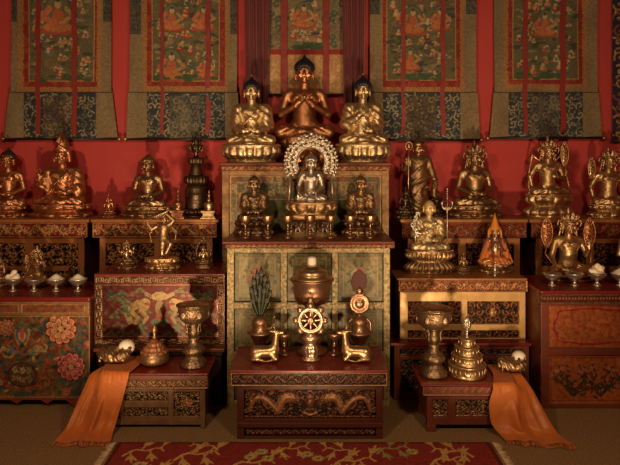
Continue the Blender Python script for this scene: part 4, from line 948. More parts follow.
for x, z, m, sc in ((-1.02, 1.15, 1, .9), (-.72, 1.10, 1, 1.0), (-.50, 1.22, -1, .7), (-.40, 1.00, 1, 1.0), (-.16, 1.18, 1, .8), (.30, 1.16, -1, .8), (.16, 1.02, 1, 1.0), (.42, 1.18, 1, .8), (.95, 1.14, -1, .9), (.70, 1.04, 1, .9), (-1.0, .85, 1, 1), (-.5, .75, 1, 1.1), (0, .8, 1, 1.1), (.5, .75, 1, 1.1), (-.8, .4, 1, 1.2), (-.1, .35, 1, 1.2), (.5, .35, 1, 1.2)): branch(x, z, m, sc, TAN if r.random() < .8 else (.30, .27, .08))
for px, pz in ((-.30, 1.14), (-.24, 1.20), (-.20, 1.12), (.02, 1.17), (.08, 1.12), (.62, 1.20), (-.9, 1.05)): c.flower(px, pz, .035, (.34, .30, .08), TAN, (.3, .04, .02))
Xg = np.repeat(c.x[:, None], c.nz, 1)+(x0r+x1r)/2; Zg = np.repeat(c.z[None], c.nx, 0)+y0r
i = np.arange(c.nx*c.nz).reshape(c.nx, c.nz); F = np.stack([i[:-1, :-1], i[1:, :-1], i[1:, 1:], i[:-1, 1:]], -1).reshape(-1, 4).tolist()
V = np.stack([Xg, Zg, np.full_like(Xg, .010)], -1).reshape(-1, 3); nb = np.concatenate([i[:, 0], i[-1, 1:], i[-2::-1, -1], i[0, -2:0:-1]]); V2 = V[nb].copy(); V2[:, 2] = 0; m_ = len(nb)
F += [(int(nb[k]), int(len(V)+k), int(len(V)+(k+1) % m_), int(nb[(k+1) % m_])) for k in range(m_)]
mk('pile', np.concatenate([V, V2]), F, PIGC, T, True, None, True, np.concatenate([c.c.reshape(-1, 3), c.c.reshape(-1, 3)[nb]]))
for sx, xe in ((-1, x0r), (1, x1r)):
    b = B(); r = random.Random(3)
    b.box(min(xe, xe+sx*.02), max(xe, xe+sx*.02), y0r, y1r, .001, .008)
    for k in range(110):
        y = y0r+(k+.5)*(y1r-y0r)/110; b.tube([(xe+sx*.015, y, .007), (xe+sx*.035, y+r.uniform(-.004, .004), .006), (xe+sx*(.055+r.uniform(0, .012)), y+r.uniform(-.008, .008), .004)], .0035, 4)
    b.obj('fringe', FRINGE, T, world=True)
# ------------------------------------------------------------------ the three great statues on the rear cabinet
def raise_on(t, dz):
    for ch in t.children: ch.location.z += dz
t, s, off, hb = statue('buddha_statue', 'pale gilt seated Buddha, hands in lap, left of the three largest statues', 251.5, 5.0, ZT, 75, 161.5, 18.5, 59, 'lap', 'lap', PALEGILT, True, 'curls', hairmat=BLUEHAIR, rows=1, dyn=.66, wide=1.0, pet=18, key2='A')
B().ball((0, .03*s, off[2]+1.0*s), .014*s, 8, 6).obj('finial', GILT, t)
t, s, off, hb = statue('buddha_statue', 'pale gilt seated Buddha with hand at chest, right of the three largest statues', 363, 5.0, ZT, 73, 161, 19, 56, 'teach', 'lap', PALEGILT, True, 'curls', hairmat=BLUEHAIR, rows=1, dyn=.66, wide=.97, pet=18)
B().ball((0, .03*s, off[2]+1.0*s), .014*s, 8, 6).obj('finial', GILT, t)
t, s, off, hb = statue('buddha_statue', 'tallest coppery gilt seated Buddha with both hands raised at the chest, top centre', 304.5, 5.16, ZT, 54, 162, 26, 50, 'teach', 'teach', COPPER, False, 'curls', hairmat=BLUEHAIR, rows=2, dyn=.62, wide=1.0)
# ------------------------------------------------------------------ statues on the green cabinet
t, s, off, hb = statue('buddha_statue', 'darkened bronze seated Buddha on the green cabinet, left of the silver statue', 254, 4.58, ZB, 173, 234, 15, 40, 'lap', 'lap', AGEDBRONZE, True, 'curls', rows=2, dyn=.6, key2='A')
t, s, off, hb = statue('buddha_statue', 'bronze seated Buddha on the green cabinet, right of the silver statue', 361, 4.58, ZB, 173, 234, 15, 40, 'lap', 'lap', BRONZE, True, 'curls', rows=2, dyn=.6, key2='A')
th = .155; sc_ = 1/S(4.58)
t, s, off, hb = statue('buddha_statue', 'silver seated Buddha inside a pierced silver gilt halo, on the green cabinet', 311, 4.58, ZB, 149, 211, 13, 52, 'touch', 'lap', SILVER, False, 'curls', rows=1, dyn=.55, wide=.9, basemat=GILT)
raise_on(t, th)
b = B()
for k, (w_, z0, z1, dd) in enumerate(((.185, 0, .018, .105), (.17, .018, .03, .095), (.16, .118, .132, .095), (.178, .132, .155, .105))): b.box(-w_, w_, -dd, dd, z0, z1)
b.box(-.15, .15, -.06, .08, .03, .118)
for x in (-.145, -.05, .05, .145): b.lathe([(.012, .03), (.008, .045), (.012, .06), (.008, .09), (.014, .118)], 10, (x, -.075, 0))
b.obj('throne', BRONZE, t, False, .003)
for x in (-.098, 0, .098):                                  # little lions and garlands of the throne front
    P = [ell((x, -.07, .06), (.022, .016, .02), .01), ell((x-.012, -.084, .078), (.014, .013, .014), .008), cone((x+.012, -.075, .05), (x+.02, -.085, .032), .009, .006, .006), cone((x-.012, -.08, .05), (x-.014, -.09, .032), .008, .006, .006), cone((x+.02, -.07, .06), (x+.03, -.07, .09), .006, .005, .004)]
    V, F = sdf(P, .004); mk('throne_lion', V, F, SILVER, t)
b = B(); r = random.Random(6); st_ = S(4.58); cz = (234-161)/st_; yb_ = .10; R1, R0 = .195, .108
arc = [(math.cos(a), math.sin(a)) for a in np.linspace(-.55, PI+.55, 44)]
for R, q in ((R1, .008), (R0, .007), ((R1+R0)/2, .004)):
    b.tube([(R*x*.97, yb_, cz+R*1.02*z) for x, z in arc], q, 7)
for k in range(30):
    a = -.5+(PI+1.0)*k/29; R = (R1+R0)/2
    for j, rr in enumerate((R-.022+r.uniform(-.006, .006), R+.019+r.uniform(-.006, .006))):
        cx, cz_ = rr*math.cos(a+j*.05)*.97, cz+rr*math.sin(a+j*.05)*1.02; d_ = 1 if (k+j) % 2 else -1
        b.tube([(cx+.021*(1-.75*u)*math.cos(a+d_*6*u), yb_-.010-.006*j, cz_+.021*(1-.75*u)*math.sin(a+d_*6*u)) for u in np.linspace(0, 1, 9)], r.uniform(.006, .0105), 6)
        b.ball((cx, yb_-.013, cz_), .007, 6, 4)
    b.ball((R1*1.05*math.cos(a)*.97, yb_, cz+R1*1.05*math.sin(a)*1.02), (.011, .008, .012), 6, 4)
b.prism([(-.02, cz+R1*1.0), (.02, cz+R1), (.014, cz+R1+.03), (0, cz+R1+.05), (-.014, cz+R1+.03)], yb_-.008, yb_+.008)
for x in (-1, 1): b.tube([(x*R1*.83*.97, yb_, cz-R1*.55), (x*R1*.86, yb_, .16)], .012, 7)
b.obj('halo', SILVER, t)
# stem bowls in a row
def lathe_thing(name, label, cat, x, y, z, prof, m, group=None, part='bowl', n=32, mod=None, sy=1):
    t = thing(name, label, cat, (x, y, z), group); B().lathe(prof, n, mod=mod, sy=sy).obj(part, m, t); return t
SB = [(.030, 0), (.032, .006), (.026, .014), (.013, .022), (.010, .04), (.014, .05), (.009, .06), (.008, .085), (.012, .092), (.024, .10), (.036, .118), (.040, .14), (.041, .146), (.037, .146), (.030, .12), (0, .108)]
SB = [(r*.98, z*1.12) for r, z in SB]
order = ('leftmost', 'second from left', 'third from left', 'middle one', 'third from right', 'second from right', 'rightmost')
for i, px in enumerate((245.7, 268, 288, 310, 330.5, 350, 370)):
    lab = 'tall copper stem bowl, %s of seven before the statues on the green cabinet' % order[i]
    if i == 0: sb = lathe_thing('stem_bowl', lab, 'offering bowl', PX(px, 4.40), 4.385, ZB, SB[:6], COPPERPOT, 'stem bowls on the green cabinet', 'foot'); B().lathe(SB[5:]).obj('bowl', COPPERPOT, sb)
    else: dup(sb, (PX(px, 4.40), 4.385, ZB), lab)
# ------------------------------------------------------------------ statues on the upper tables
ZU = 1.209; DU = 5.13
t, s, off, hb = statue('buddha_statue', 'copper toned seated Buddha at the left edge, hands together over the lap', 7, DU, ZU, 148, 217.5, 12, 40, 'chest', 'lap', COPPER, False, 'curls', hairmat=DKBRONZE)
t, s, off, hb = statue('lama_statue', 'coppery seated lama in a tall folded hat, right hand raised, second statue from left', 61, DU, ZU, 130, 217.5, 13, 61, 'raise', 'lap', COPPER, True, 'hat', dyn=.6, wide=1.12, pet=12)
P = [cone((0, .02, .85), (0, .02, .99), .10, .085, .02), cone((0, .02, .99), (0, .01, 1.13), .075, .012, .03), ell((0, .05, .80), (.115, .085, .12), .02), ell((0, -.095, .75), (.08, .07, .10), .01, sub=True)]
for m in (1, -1): P += [cone((m*.095, .0, .86), (m*.105, .02, .70), .022, .030, .02), cone((m*.085, -.04, .86), (0, -.09, .93), .014, .014, .01), cone((m*.03, -.07, 1.0), (m*.0, -.04, 1.10), .02, .012, .01)]
sdfo('hat', 'lamahat', P, .009, COPPER, t, None, (s*HS, s*HS, s), (off[0], off[1], off[2]-.0*s))
sdfo('robe', 'laprobe', [ell((0, -.02, .06), (.37, .22, .075), .03), ell((.26, .02, .22), (.10, .12, .18), .05), ell((0, -.16, .075), (.22, .10, .06), .03)], .0105, COPPER, t, lambda X, Y, Z: .008*np.sin(48*(np.abs(X)*.8+Z*.9)+0*Y), (s, s, s), off)
statue('small_statue', 'small pinkish copper figure beside the large hatted lama, on the left upper tables', 108, 5.10, ZU, 194, 217, 5, 17, 'lap', 'lap', COPPER, False, 'topknot', key2='sm')
t, s, off, hb = statue('buddha_statue', 'brown bronze bare chested Buddha in meditation, between two small stupas and figures', 147.5, DU, ZU, 153.5, 217.5, 11, 54, 'lap', 'lap', BRONZE, False, 'curls', dyn=.52, pet=16)
# stupas
def stupa(name, label, px, d, z0, hpx, wpx, m):
    h = hpx/S(d); w_ = wpx/S(d)/2; t = thing(name, label, 'stupa', (PX(px, d), d, z0)); b = B()
    for k, (ww, za, zb) in enumerate(((1, 0, .05), (.86, .05, .09), (.72, .09, .2), (.9, .2, .24), (.98, .24, .28))): b.box(-w_*ww, w_*ww, -w_*ww, w_*ww, za*h, zb*h)
    b.obj('plinth', m, t, False, .002)
    B().lathe([(w_*.62, .28*h), (w_*.7, .30*h), (w_*.56, .33*h), (w_*.62, .40*h), (w_*.72, .48*h), (w_*.60, .55*h), (w_*.3, .58*h)], 24).obj('dome', m, t)
    B().lathe([(w_*.26, .575*h), (w_*.26, .61*h), (w_*.34, .63*h), (w_*.24, .64*h), (w_*.28, .67*h), (w_*.2, .68*h), (w_*.22, .71*h), (w_*.14, .72*h), (w_*.16, .75*h), (w_*.08, .78*h), (w_*.3, .80*h), (w_*.28, .82*h), (w_*.06, .84*h), (w_*.14, .90*h), (w_*.03, .96*h), (w_*.01, h)], 18).obj('spire', m, t)
stupa('stupa', 'small copper stupa right of the bare chested bronze Buddha', 178, 4.995, ZU, 30, 15, COPPER)
stupa('stupa', 'small pale brass stupa right of the tall dark reliquary', 209, 4.995, ZU, 29, 15, BRASS)
# tall dark kadam stupa
d = 5.195; t = thing('stupa', 'tall dark bronze bell shaped reliquary with leafy rings', 'stupa', (PX(196, d), d, ZU)); q = 1/S(d)
b = B(); pet = lambda n, a: (lambda th, i, z: 1+a*np.abs(np.sin(n*th/2))-a*.5)
b.lathe([(15.5*q, 0), (16*q, 1*q), (15*q, 2*q)], 40); b.lathe([(14*q, 2*q), (15.5*q, 4*q), (15*q, 6.5*q), (12.5*q, 8*q)], 96, mod=pet(20, .13)); b.obj('lotus_base', DKBRONZE, t)
B().lathe([(11*q, 8*q), (11.2*q, 9*q), (10.6*q, 12*q), (10.9*q, 12.6*q), (10.9*q, 13.6*q), (10.6*q, 14.2*q), (10.8*q, 20*q), (11.2*q, 20.6*q), (11.2*q, 21.6*q), (10.8*q, 22*q), (10.5*q, 27.5*q), (9.4*q, 30.5*q), (7*q, 31.5*q)], 48).obj('drum', DKBRONZE, t)
b = B(); b.lathe([(8*q, 31.5*q), (11*q, 33.5*q), (11.5*q, 35.5*q), (10.5*q, 40*q), (9*q, 40.5*q)], 96, mod=pet(18, .16)); b.obj('leaf_ring', DKBRONZE, t)
B().lathe([(7.6*q, 40.5*q), (7.2*q, 42*q), (5.8*q, 48*q), (4.8*q, 51.5*q), (4.4*q, 52*q)], 40).obj('bell', DKBRONZE, t)
b = B(); b.lathe([(6*q, 52*q), (7.6*q, 53*q), (7.9*q, 57.5*q), (6.5*q, 58.5*q), (3*q, 59*q)], 96, mod=pet(16, .12)); b.obj('leaf_ring', DKBRONZE, t)
b = B(); b.lathe([(2.6*q, 59*q), (1.8*q, 62*q), (2.8*q, 64*q), (3.6*q, 68*q), (1.6*q, 71*q), (2.6*q, 73*q), (1*q, 77*q), (.2*q, 79*q)], 20)
for k in range(8):
    a = 2*PI*k/8; b.tube([(2*q*math.cos(a), 2*q*math.sin(a), 64*q), (6*q*math.cos(a), 6*q*math.sin(a), 66*q), (7.5*q*math.cos(a), 7.5*q*math.sin(a), 70*q), (5.5*q*math.cos(a), 5.5*q*math.sin(a), 71.5*q)], [.9*q, 1.3*q, 1.0*q, .5*q], 6); b.tube([(2*q*math.cos(a+.4), 2*q*math.sin(a+.4), 70*q), (4.5*q*math.cos(a+.4), 4.5*q*math.sin(a+.4), 73*q), (4*q*math.cos(a+.4), 4*q*math.sin(a+.4), 76.5*q)], [.8*q, 1*q, .4*q], 6)
b.obj('finial', DKBRONZE, t)
# --- right upper tables
t, s, off, hb = statue('crowned_statue', 'bronze seated Buddha wearing a pointed crown, before the red wall right of centre', 475.5, DU, ZU, 141, 217.5, 12, 55, 'lap', 'lap', BRONZE, False, 'crown', dyn=.6, pet=16)
t, s, off, hb = statue('crowned_statue', 'gilt crowned seated figure with one tall patterned bloom at its shoulder, upper right', 549, DU, ZU, 137, 217.5, 23, 50, 'prop', 'chest', GILT, False, 'crown', rows=2, dyn=.6)
lotusflower(t, GILT, .135, off[2]+.50*s, off[2]+.96*s, .065, .02, stem=[(.13, 0, off[2]+.34*s), (.16, .02, off[2]+.42*s), (.135, .02, off[2]+.5*s)])
sdfo('scarf', 'scarf', [cone((m*.15, .06, .62), (m*.26, .08, .72), .012, .022, .01) for m in (1, -1)]+[cone((m*.26, .08, .72), (m*.33, .05, .40), .022, .014, .01) for m in (1, -1)]+[cone((m*.33, .05, .40), (m*.36, -.02, .14), .014, .02, .01) for m in (1, -1)], .009, GILT, t, None, (s, s, s), off)
t, s, off, hb = statue('crowned_statue', 'gilt crowned figure leaning on one knee, at the right edge of the upper row', 610, DU, ZU, 147, 217.5, 13, 44, 'prop', 'give', GILT, False, 'crown', dyn=.6, leg='lotus', key2='R')
lotusflower(t, GILT, -.145, off[2]+.46*s, off[2]+.86*s, .06, .02, stem=[(-.13, -.02, off[2]+.2*s), (-.16, .02, off[2]+.34*s), (-.145, .02, off[2]+.46*s)])
# standing figure with staff
d = 5.18; t = thing('standing_statue', 'standing bronze robed figure holding a staff, left of the crowned bronze Buddha', 'statue', (PX(418.5, d), d, ZU)); q = 1/S(d); hh = 68*q
lotus(26*q, 7*q, BRONZE, t, .85, 1, 10)
P = [cone((0, 0, .06), (0, 0, .48), .135, .105, .04), cone((0, 0, .48), (0, .0, .70), .10, .105, .05), cone((-.09, .01, .745), (.09, .01, .745), .055, .055, .03), cone((0, .0, .78), (0, 0, .86), .035, .032, .02),
     cone((.12, .01, .73), (.17, .0, .55), .048, .04, .02), cone((.17, 0, .55), (.20, -.07, .42), .045, .03, .02), cone((-.12, .01, .73), (-.17, -.02, .60), .045, .036, .02), cone((-.17, -.02, .60), (-.16, -.11, .68), .036, .024, .015),
     cone((.2, -.05, .44), (.19, -.02, .22), .03, .05, .03), cone((.05, -.02, .02), (.05, -.06, .015), .04, .03, .02), cone((-.05, -.02, .02), (-.05, -.06, .015), .04, .03, .02)]
for a, e in (((.09, -.05, .76), (.0, -.11, .62)), ((.0, -.11, .62), (-.10, -.06, .5)), ((-.09, -.05, .76), (-.02, -.10, .68)), ((.12, -.05, .5), (-.02, -.13, .38)), ((.1, -.08, .35), (-.08, -.12, .22))): P.append(cone(a, e, .015, .015, .012))
head_prims(P, 0, -.01, .905, .72); hand(P, (-.16, -.11, .68), (0, 0, 1), (-1, 0, 0), (0, -1, 0), .7); hand(P, (.20, -.07, .42), (.1, -.3, -1), (0, -1, 0), (-1, 0, 0), .7)
o7 = (0, 0, 7*q-.01*hh); sdfo('body', 'stand', P, .0085, BRONZE, t, lambda X, Y, Z: (Z < .48)*.006*np.sin(70*(X+.25*np.sin(6*Z)))+0*Y, (hh*1.18, hh, hh), o7)
B().lathe([(.075*hh, .945*hh), (.08*hh, .96*hh), (.07*hh, .985*hh), (.055*hh, 1.0*hh), (.03*hh, 1.035*hh), (.01*hh, 1.05*hh)], 18, (0, 0, o7[2])).obj('crown', BRONZE, t)
b = B(); b.tube([(-.17*hh, -.125*hh, .02), (-.165*hh, -.12*hh, o7[2]+.68*hh), (-.16*hh, -.12*hh, o7[2]+.92*hh)], .006, 6); b.ball((-.16*hh, -.12*hh, o7[2]+.94*hh), (.014, .01, .022), 8, 6); b.tube([(-.16*hh+.028*math.cos(a), -.12*hh, o7[2]+.94*hh+.034*math.sin(a)) for a in np.linspace(0, 2*PI, 13)[:-1]], .005, 5, closed=True); b.obj('staff', BRASS, t)
statue('small_statue', 'small dark bronze seated figure at the foot of the standing one', 406, 5.02, ZU, 183, 214.5, 8, 24, 'touch', 'lap', DKBRONZE, False, 'topknot', key2='sm')
statue('small_statue', 'tiny dark figure partly hidden between the staff with rings and the standing bronze', 437, 5.27, ZU, 189, 217, 5, 16, 'lap', 'lap', DKBRONZE, False, 'topknot', key2='sm')
# ------------------------------------------------------------------ on the fret bordered box
ZJ = .895; d = 4.50
t, s, off, hb = statue('many_armed_statue', 'small bronze figure with four arms, left on the fret bordered box', 126, d, ZJ, 241, 269, 7, 24, 'teach', 'teach', BRONZE, False, 'crown', extra=((0, 1), (0, -1)), pet=10)
t = thing('dancing_statue', 'bronze dancer lifting a sword overhead, standing on a lotus base on the left box', 'statue', (PX(162, 4.45), 4.45, ZJ)); q = 1/S(4.45); lotus(36*q, 12*q, GILT, t, .62, 2, 13); hh = 43*q
P = [cone((.0, 0, .03), (.02, -.02, .27), .036, .05, .02), cone((.02, -.02, .27), (.03, 0, .46), .055, .075, .03), cone((.05, 0, .45), (.22, -.10, .34), .07, .05, .03), cone((.22, -.10, .34), (.12, -.12, .12), .045, .03, .02), ell((.09, -.15, .10), (.035, .06, .022), .02), ell((0, -.05, .02), (.035, .08, .024), .02),
     ell((.03, 0, .50), (.10, .08, .08), .04), cone((.03, 0, .52), (.05, 0, .70), .07, .10, .04), cone((-.06, 0, .76), (.16, 0, .76), .05, .05, .03), cone((.05, 0, .78), (.06, 0, .86), .034, .03, .02),
     cone((-.08, 0, .76), (-.24, -.02, .66), .042, .034, .02), cone((-.24, -.02, .66), (-.32, -.05, .80), .034, .022, .015), cone((.18, 0, .76), (.27, -.01, .88), .042, .034, .02), cone((.27, -.01, .88), (.12, -.04, 1.02), .034, .022, .015)]
P = [cone(p[1], p[2], p[3]*1.35, p[4]*1.35, p[5]) if p[0] == 'c' else p for p in P]
head_prims(P, .06, -.01, .90, .8); hand(P, (-.32, -.05, .80), (-.3, 0, 1), (1, 0, 0), (0, -1, 0), .75, 1.0); hand(P, (.12, -.04, 1.02), (-1, 0, .4), (0, -1, 0), (0, 0, -1), .75, 1.2)
sdfo('body', 'dance', P, .0085, BRONZE, t, None, (hh, hh, hh), (0, 0, 12*q-.004))
crown(t, BRONZE, 12*q+.90*hh, .7*hh, -.002)
B().tube([(-.36*hh, -.06*hh, 12*q+.90*hh), (-.1*hh, -.06*hh, 12*q+.97*hh), (.10*hh, -.06*hh, 12*q+1.06*hh), (.20*hh, -.06*hh, 12*q+1.12*hh)], [.004, .008, .007, .005], 6).obj('sword', BRASS, t)
sdfo('scarf', 'dscarf', [cone((-.12, .06, .73), (.18, .06, .73), .016, .016, .01), cone((-.12, .06, .73), (-.30, .05, .55), .016, .02, .01), cone((-.30, .05, .55), (-.25, .03, .35), .02, .014, .01), cone((.18, .06, .73), (.32, .05, .6), .016, .02, .01), cone((.32, .05, .6), (.30, .03, .4), .02, .014, .01)], .009, BRONZE, t, None, (hh, hh, hh), (0, 0, 12*q))
# openwork reliquary figure
t = thing('reliquary', 'slim dark bronze shrine with a small seated figure, right on the fret bordered box', 'statue', (PX(203.5, 4.5), 4.5, ZJ)); q = 1/S(4.5)
b = B(); b.lathe([(9*q, 0), (9.5*q, 1*q), (7*q, 2.5*q), (6.5*q, 4*q), (9*q, 5.5*q), (8.5*q, 6.5*q)], 28, sy=.7); b.obj('base', BRONZE, t)
b = B(); b.tube([(7*q*math.cos(a), .01, 15*q+13*q*math.sin(a)) for a in np.linspace(-.7, PI+.7, 26)], .006, 6)
for k in range(9): a = -.3+(PI+.6)*k/8; b.ball((7.6*q*math.cos(a), .008, 15*q+13.5*q*math.sin(a)), .010, 6, 4)
b.lathe([(1.4*q, 28*q), (2*q, 30*q), (.8*q, 32*q), (.2*q, 36*q)], 10, (0, .01, 0)); b.obj('arch', DKBRONZE, t)
sdfo('body', ('lap', 'lap', False, 'lotus', (), 'sm'), seated_prims(), .0088, BRONZE, t, folds(), (.125,)*3, (0, -.005, 6.2*q))
# ------------------------------------------------------------------ on the cream table
ZO = z1c; d = 4.66
t, s, off, hb = statue('monk_statue', 'pale gold seated monk with a bare head, holding a ringed trident', 429.5, d, ZO, 200, 272, 23, 51, 'chest', 'lap', MATTEGOLD, True, 'bare', dyn=.55, wide=1.0, pet=26, basemat=BRONZE)
P = [ell((0, .005, .0), (.088, .097, .112), .01), ell((0, -.02, -.062), (.062, .062, .05), .03)]
sdfo('painted_face', 'face', (lambda Q: (head_prims(Q, 0, -.002, .765, 1.02), Q)[1])([cone((0, .025, .62), (0, .02, .70), .05, .047, .02)]), .0088, GOLDSKIN, t, None, (s*HS,)*3, hoff(off, s))
b = B(); x = .118; ztp = (272-187)/S(d)
b.tube([(x, -.07, off[2]+.02*s), (x, -.07, ztp)], .0038, 6)
for k in range(5): b.ball((x, -.07, ztp-.018*k-.01), .0085-.0004*k, 8, 6)
b.tube([(x+.036*math.cos(a), -.07, ztp-.135+.028*math.sin(a)) for a in np.linspace(PI, 2*PI, 10)], .006, 6)
for k in (-1, 1): b.tube([(x+k*.036, -.07, ztp-.135), (x+k*.040, -.07, ztp-.11), (x+k*.022, -.07, ztp-.10)], [.006, .007, .003], 6); b.ball((x+k*.012, -.075, ztp-.15), .011, 8, 6)
b.obj('trident', SILVER, t)
b = B(); r = random.Random(8)
for k in range(7):
    a = k*.9; cx, cz = -.115+.018*math.cos(a), off[2]+(.30+.062*k)*s; b.tube([(cx+.02*(1-.6*u)*math.cos(a+5*u), -.07, cz+.02*(1-.6*u)*math.sin(a+5*u)) for u in np.linspace(0, 1, 9)], .0062, 6); b.ball((cx, -.078, cz), .009, 7, 5)
b.tube([(-.115, -.07, off[2]+.12*s), (-.12, -.07, off[2]+.3*s), (-.11, -.07, off[2]+.74*s)], .005, 6); b.obj('jewelled_branch', SILVER, t)
statue('small_statue', 'tiny bronze kneeling figure between the monk and the orange robed statue', 464, 4.60, ZO, 254, 274, 5, 14, 'lap', 'lap', BRONZE, False, 'topknot', key2='sm')
# orange robed lama
d = 4.66; t, s, off, hb = statue('lama_statue', 'statue in orange cloth robe and yellow pointed hat, right on the cream table', 495.5, d, ZO, 213, 273, 9, 32, 'teach', 'teach', GILT, False, 'pointhat', dyn=.7, key2='')
sdfo('robe', 'orobe', [cone((m*.16, .03, .50), (m*.30, -.02, .06), .075, .085, .05) for m in (1, -1)]+[cone((0, .06, .5), (0, .06, .04), .12, .22, .05), cone((m_ := .1, -.14, .12), (-.1, -.14, .12), .08, .08, .05), ell((0, -.02, .05), (.37, .24, .08), .04), ell((0, -.10, .38), (.035, .06, .18), .02, sub=True)], .0105, SILKO, t, lambda X, Y, Z: .010*np.sin(60*X+4*np.sin(9*Z)+20*Y), (s*1.05, s, s), off)
b = B(); b.lathe([(.105, .80), (.112, .835), (.10, .87), (.07, .96), (.035, 1.08), (.008, 1.2)], 20, (0, .02, 0))
for m in (1, -1): b.tube([(m*.10, .02, .86), (m*.125, .02, .76), (m*.135, .01, .62)], [.02, .028, .02], 8)
b.xf(Matrix.Translation(off)@Matrix.Diagonal((s*HS, s*HS, s, 1))); b.obj('pointed_hat', mat('orange_felt', (.60, .22, .03), .6, noise=.3, nscale=20, rgb2=(.42, .12, .02)), t)
sdfo('shawl', 'shawl', [cone((m*.09, -.06, .60), (m*.11, -.17, .40), .03, .028, .02) for m in (1, -1)]+[cone((m*.11, -.17, .40), (m*.09, -.19, .18), .028, .022, .01) for m in (1, -1)]+[cone((m*.17, .02, .60), (m*.30, .0, .32), .04, .028, .02) for m in (1, -1)]+[cone((-.14, .08, .62), (.14, .08, .62), .04, .04, .02)], .009, mat('grey_purple_silk', (.12, .035, .045), .5, noise=.4, nscale=14, rgb2=(.08, .05, .05)), t, None, (s, s, s), off)
lathe_thing('stem_bowl', 'small silver vase in front of the orange robed statue', 'vase', PX(495, 4.50), 4.50, ZO, [(.015, 0), (.016, .004), (.006, .012), (.005, .03), (.012, .038), (.014, .05), (.006, .06), (.010, .072), (.004, .085), (0.001, .10)], SILVER, part='vase')
# ------------------------------------------------------------------ chests: bowls and seated figures
OB = [(.026, 0), (.028, .005), (.02, .012), (.010, .022), (.012, .034), (.024, .042), (.046, .062), (.056, .078), (.058, .082), (.054, .081), (.044, .066), (0.0, .054)]
OB = [(a*1.13, b_*1.1) for a, b_ in OB]
def obowl(label, px, d, z, fill, mt=SILVER, proto=[None]):
    x = PX(px, d)
    if proto[0] is None:
        t = thing('offering_bowl', label, 'offering bowl', (x, d, z), 'footed offering bowls on the chests'); B().lathe(OB[:5]).obj('foot', mt, t); B().lathe(OB[4:]).obj('bowl', mt, t); proto[0] = t
    else: t = dup(proto[0], (x, d, z), label)
    return t
def contents(kind, label, px, d, z):
    x = PX(px, d)
    if kind == 'rice': 
        def md(th, i, zz): return 1+.03*np.sin(th*9+i*2)
        o = B().lathe([(.050, .081), (.053, .086), (.047, .093), (.032, .106), (.016, .118), (.004, .124)], 36, mod=md).obj('rice_mound', RICE, None)
    else:
        r = random.Random(px); P = []
        for k in range(13): a = r.uniform(0, 6.28); rr = r.uniform(.0, .040); P.append(ell((rr*math.cos(a), rr*math.sin(a)*.8, .090+r.uniform(0, .040)*(1-rr*14)), (r.uniform(.012, .022), r.uniform(.012, .018), r.uniform(.010, .017)), .004, (r.uniform(0, 3), r.uniform(0, 3), 0)))
        P.append(ell((0, 0, .085), (.042, .038, .013), .01)); V, F = sdf(P, .0035); V = V*np.array([1.15, 1.15, 1.12]); o = mk('dough_flower', V, F, IVORY)
    o.location = (x, d, z+.0); tag(o, label, 'offering')
ZH = .755; d = 4.36
obowl('silver footed bowl heaped with white dough, at far left on the floral chest', 13, d, ZH, 1); contents('dough', 'white dough heap in the silver bowl at far left', 13, d, ZH)
obowl('empty silver footed bowl before the small gilt figure on the floral chest', 34, d, ZH, 0)
obowl('silver footed bowl of white rice, nearer the small gilt figure', 56, d, ZH, 1); contents('rice', 'cone of white rice nearer the small gilt figure', 56, d, ZH)
obowl('silver footed bowl of white rice at the right corner of the floral chest', 78, d, ZH, 1); contents('rice', 'cone of white rice at the right corner of the floral chest', 78, d, ZH)
t, s, off, hb = statue('crowned_statue', 'small gilt crowned figure with lotus blooms, behind the empty bowl at left', 36, 4.58, ZH, 247, 286, 6, 25, 'give', 'raise', GILT, False, 'crown', pet=10)
lotusflower(t, GILT, -.075, off[2]+.45*s, off[2]+.78*s, .03, .02, stem=[(-.06, 0, off[2]+.2*s), (-.085, .02, off[2]+.36*s), (-.075, .02, off[2]+.46*s)])
statue('small_statue', 'small dark seated figure behind the corner rice bowl on the floral chest', 73, 4.60, ZH, 260, 287, 6, 18, 'lap', 'lap', DKBRONZE, False, 'topknot', key2='sm')
statue('small_statue', 'small gilt figure cut off by the left edge, on the floral chest', -3, 4.58, ZH, 255, 287, 6, 22, 'lap', 'chest', GILT, False, 'topknot')
d = 4.33; ZI = z1i
obowl('empty dark footed bowl below the outstretched foot, leftmost on the orange chest', 552, d, ZI, 0)
obowl('empty footed bowl directly before the knee of the blossom holding figure', 574.5, d, ZI, 0)
obowl('footed bowl with a white dough blossom on the orange chest', 597, d, ZI, 1); contents('dough', 'white dough blossom in a bowl on the orange chest', 597, d, ZI)
obowl('footed bowl cut off by the right edge on the orange chest', 620, d, ZI, 1); contents('rice', 'pale mound in the bowl cut off by the right edge', 620, d, ZI)
statue('small_statue', 'gilt figure cut off by the right edge, on the orange chest', 636, 4.5, ZI, 212, 281, 10, 44, 'lap', 'lap', GILT, False, 'crown')
# the large blossom-holding figure at right
t, s, off, hb = statue('crowned_statue', 'gilt crowned seated figure between two patterned blooms, one foot stretched out, lower right', 570, 4.56, ZI, 208, 279.5, 6, 46, 'give', 'raise', GILT, False, 'crown', leg='ease', dyn=.6, wide=.97, pet=12)
lotusflower(t, COPPER, -.165, off[2]+.42*s, off[2]+.90*s, .085, .02, stem=[(-.15, -.05, off[2]+.2*s), (-.175, .02, off[2]+.32*s), (-.165, .02, off[2]+.43*s)])
lotusflower(t, COPPER, .150, off[2]+.40*s, off[2]+.90*s, .085, .02, stem=[(.13, -.05, off[2]+.2*s), (.165, .02, off[2]+.32*s), (.15, .02, off[2]+.42*s)])
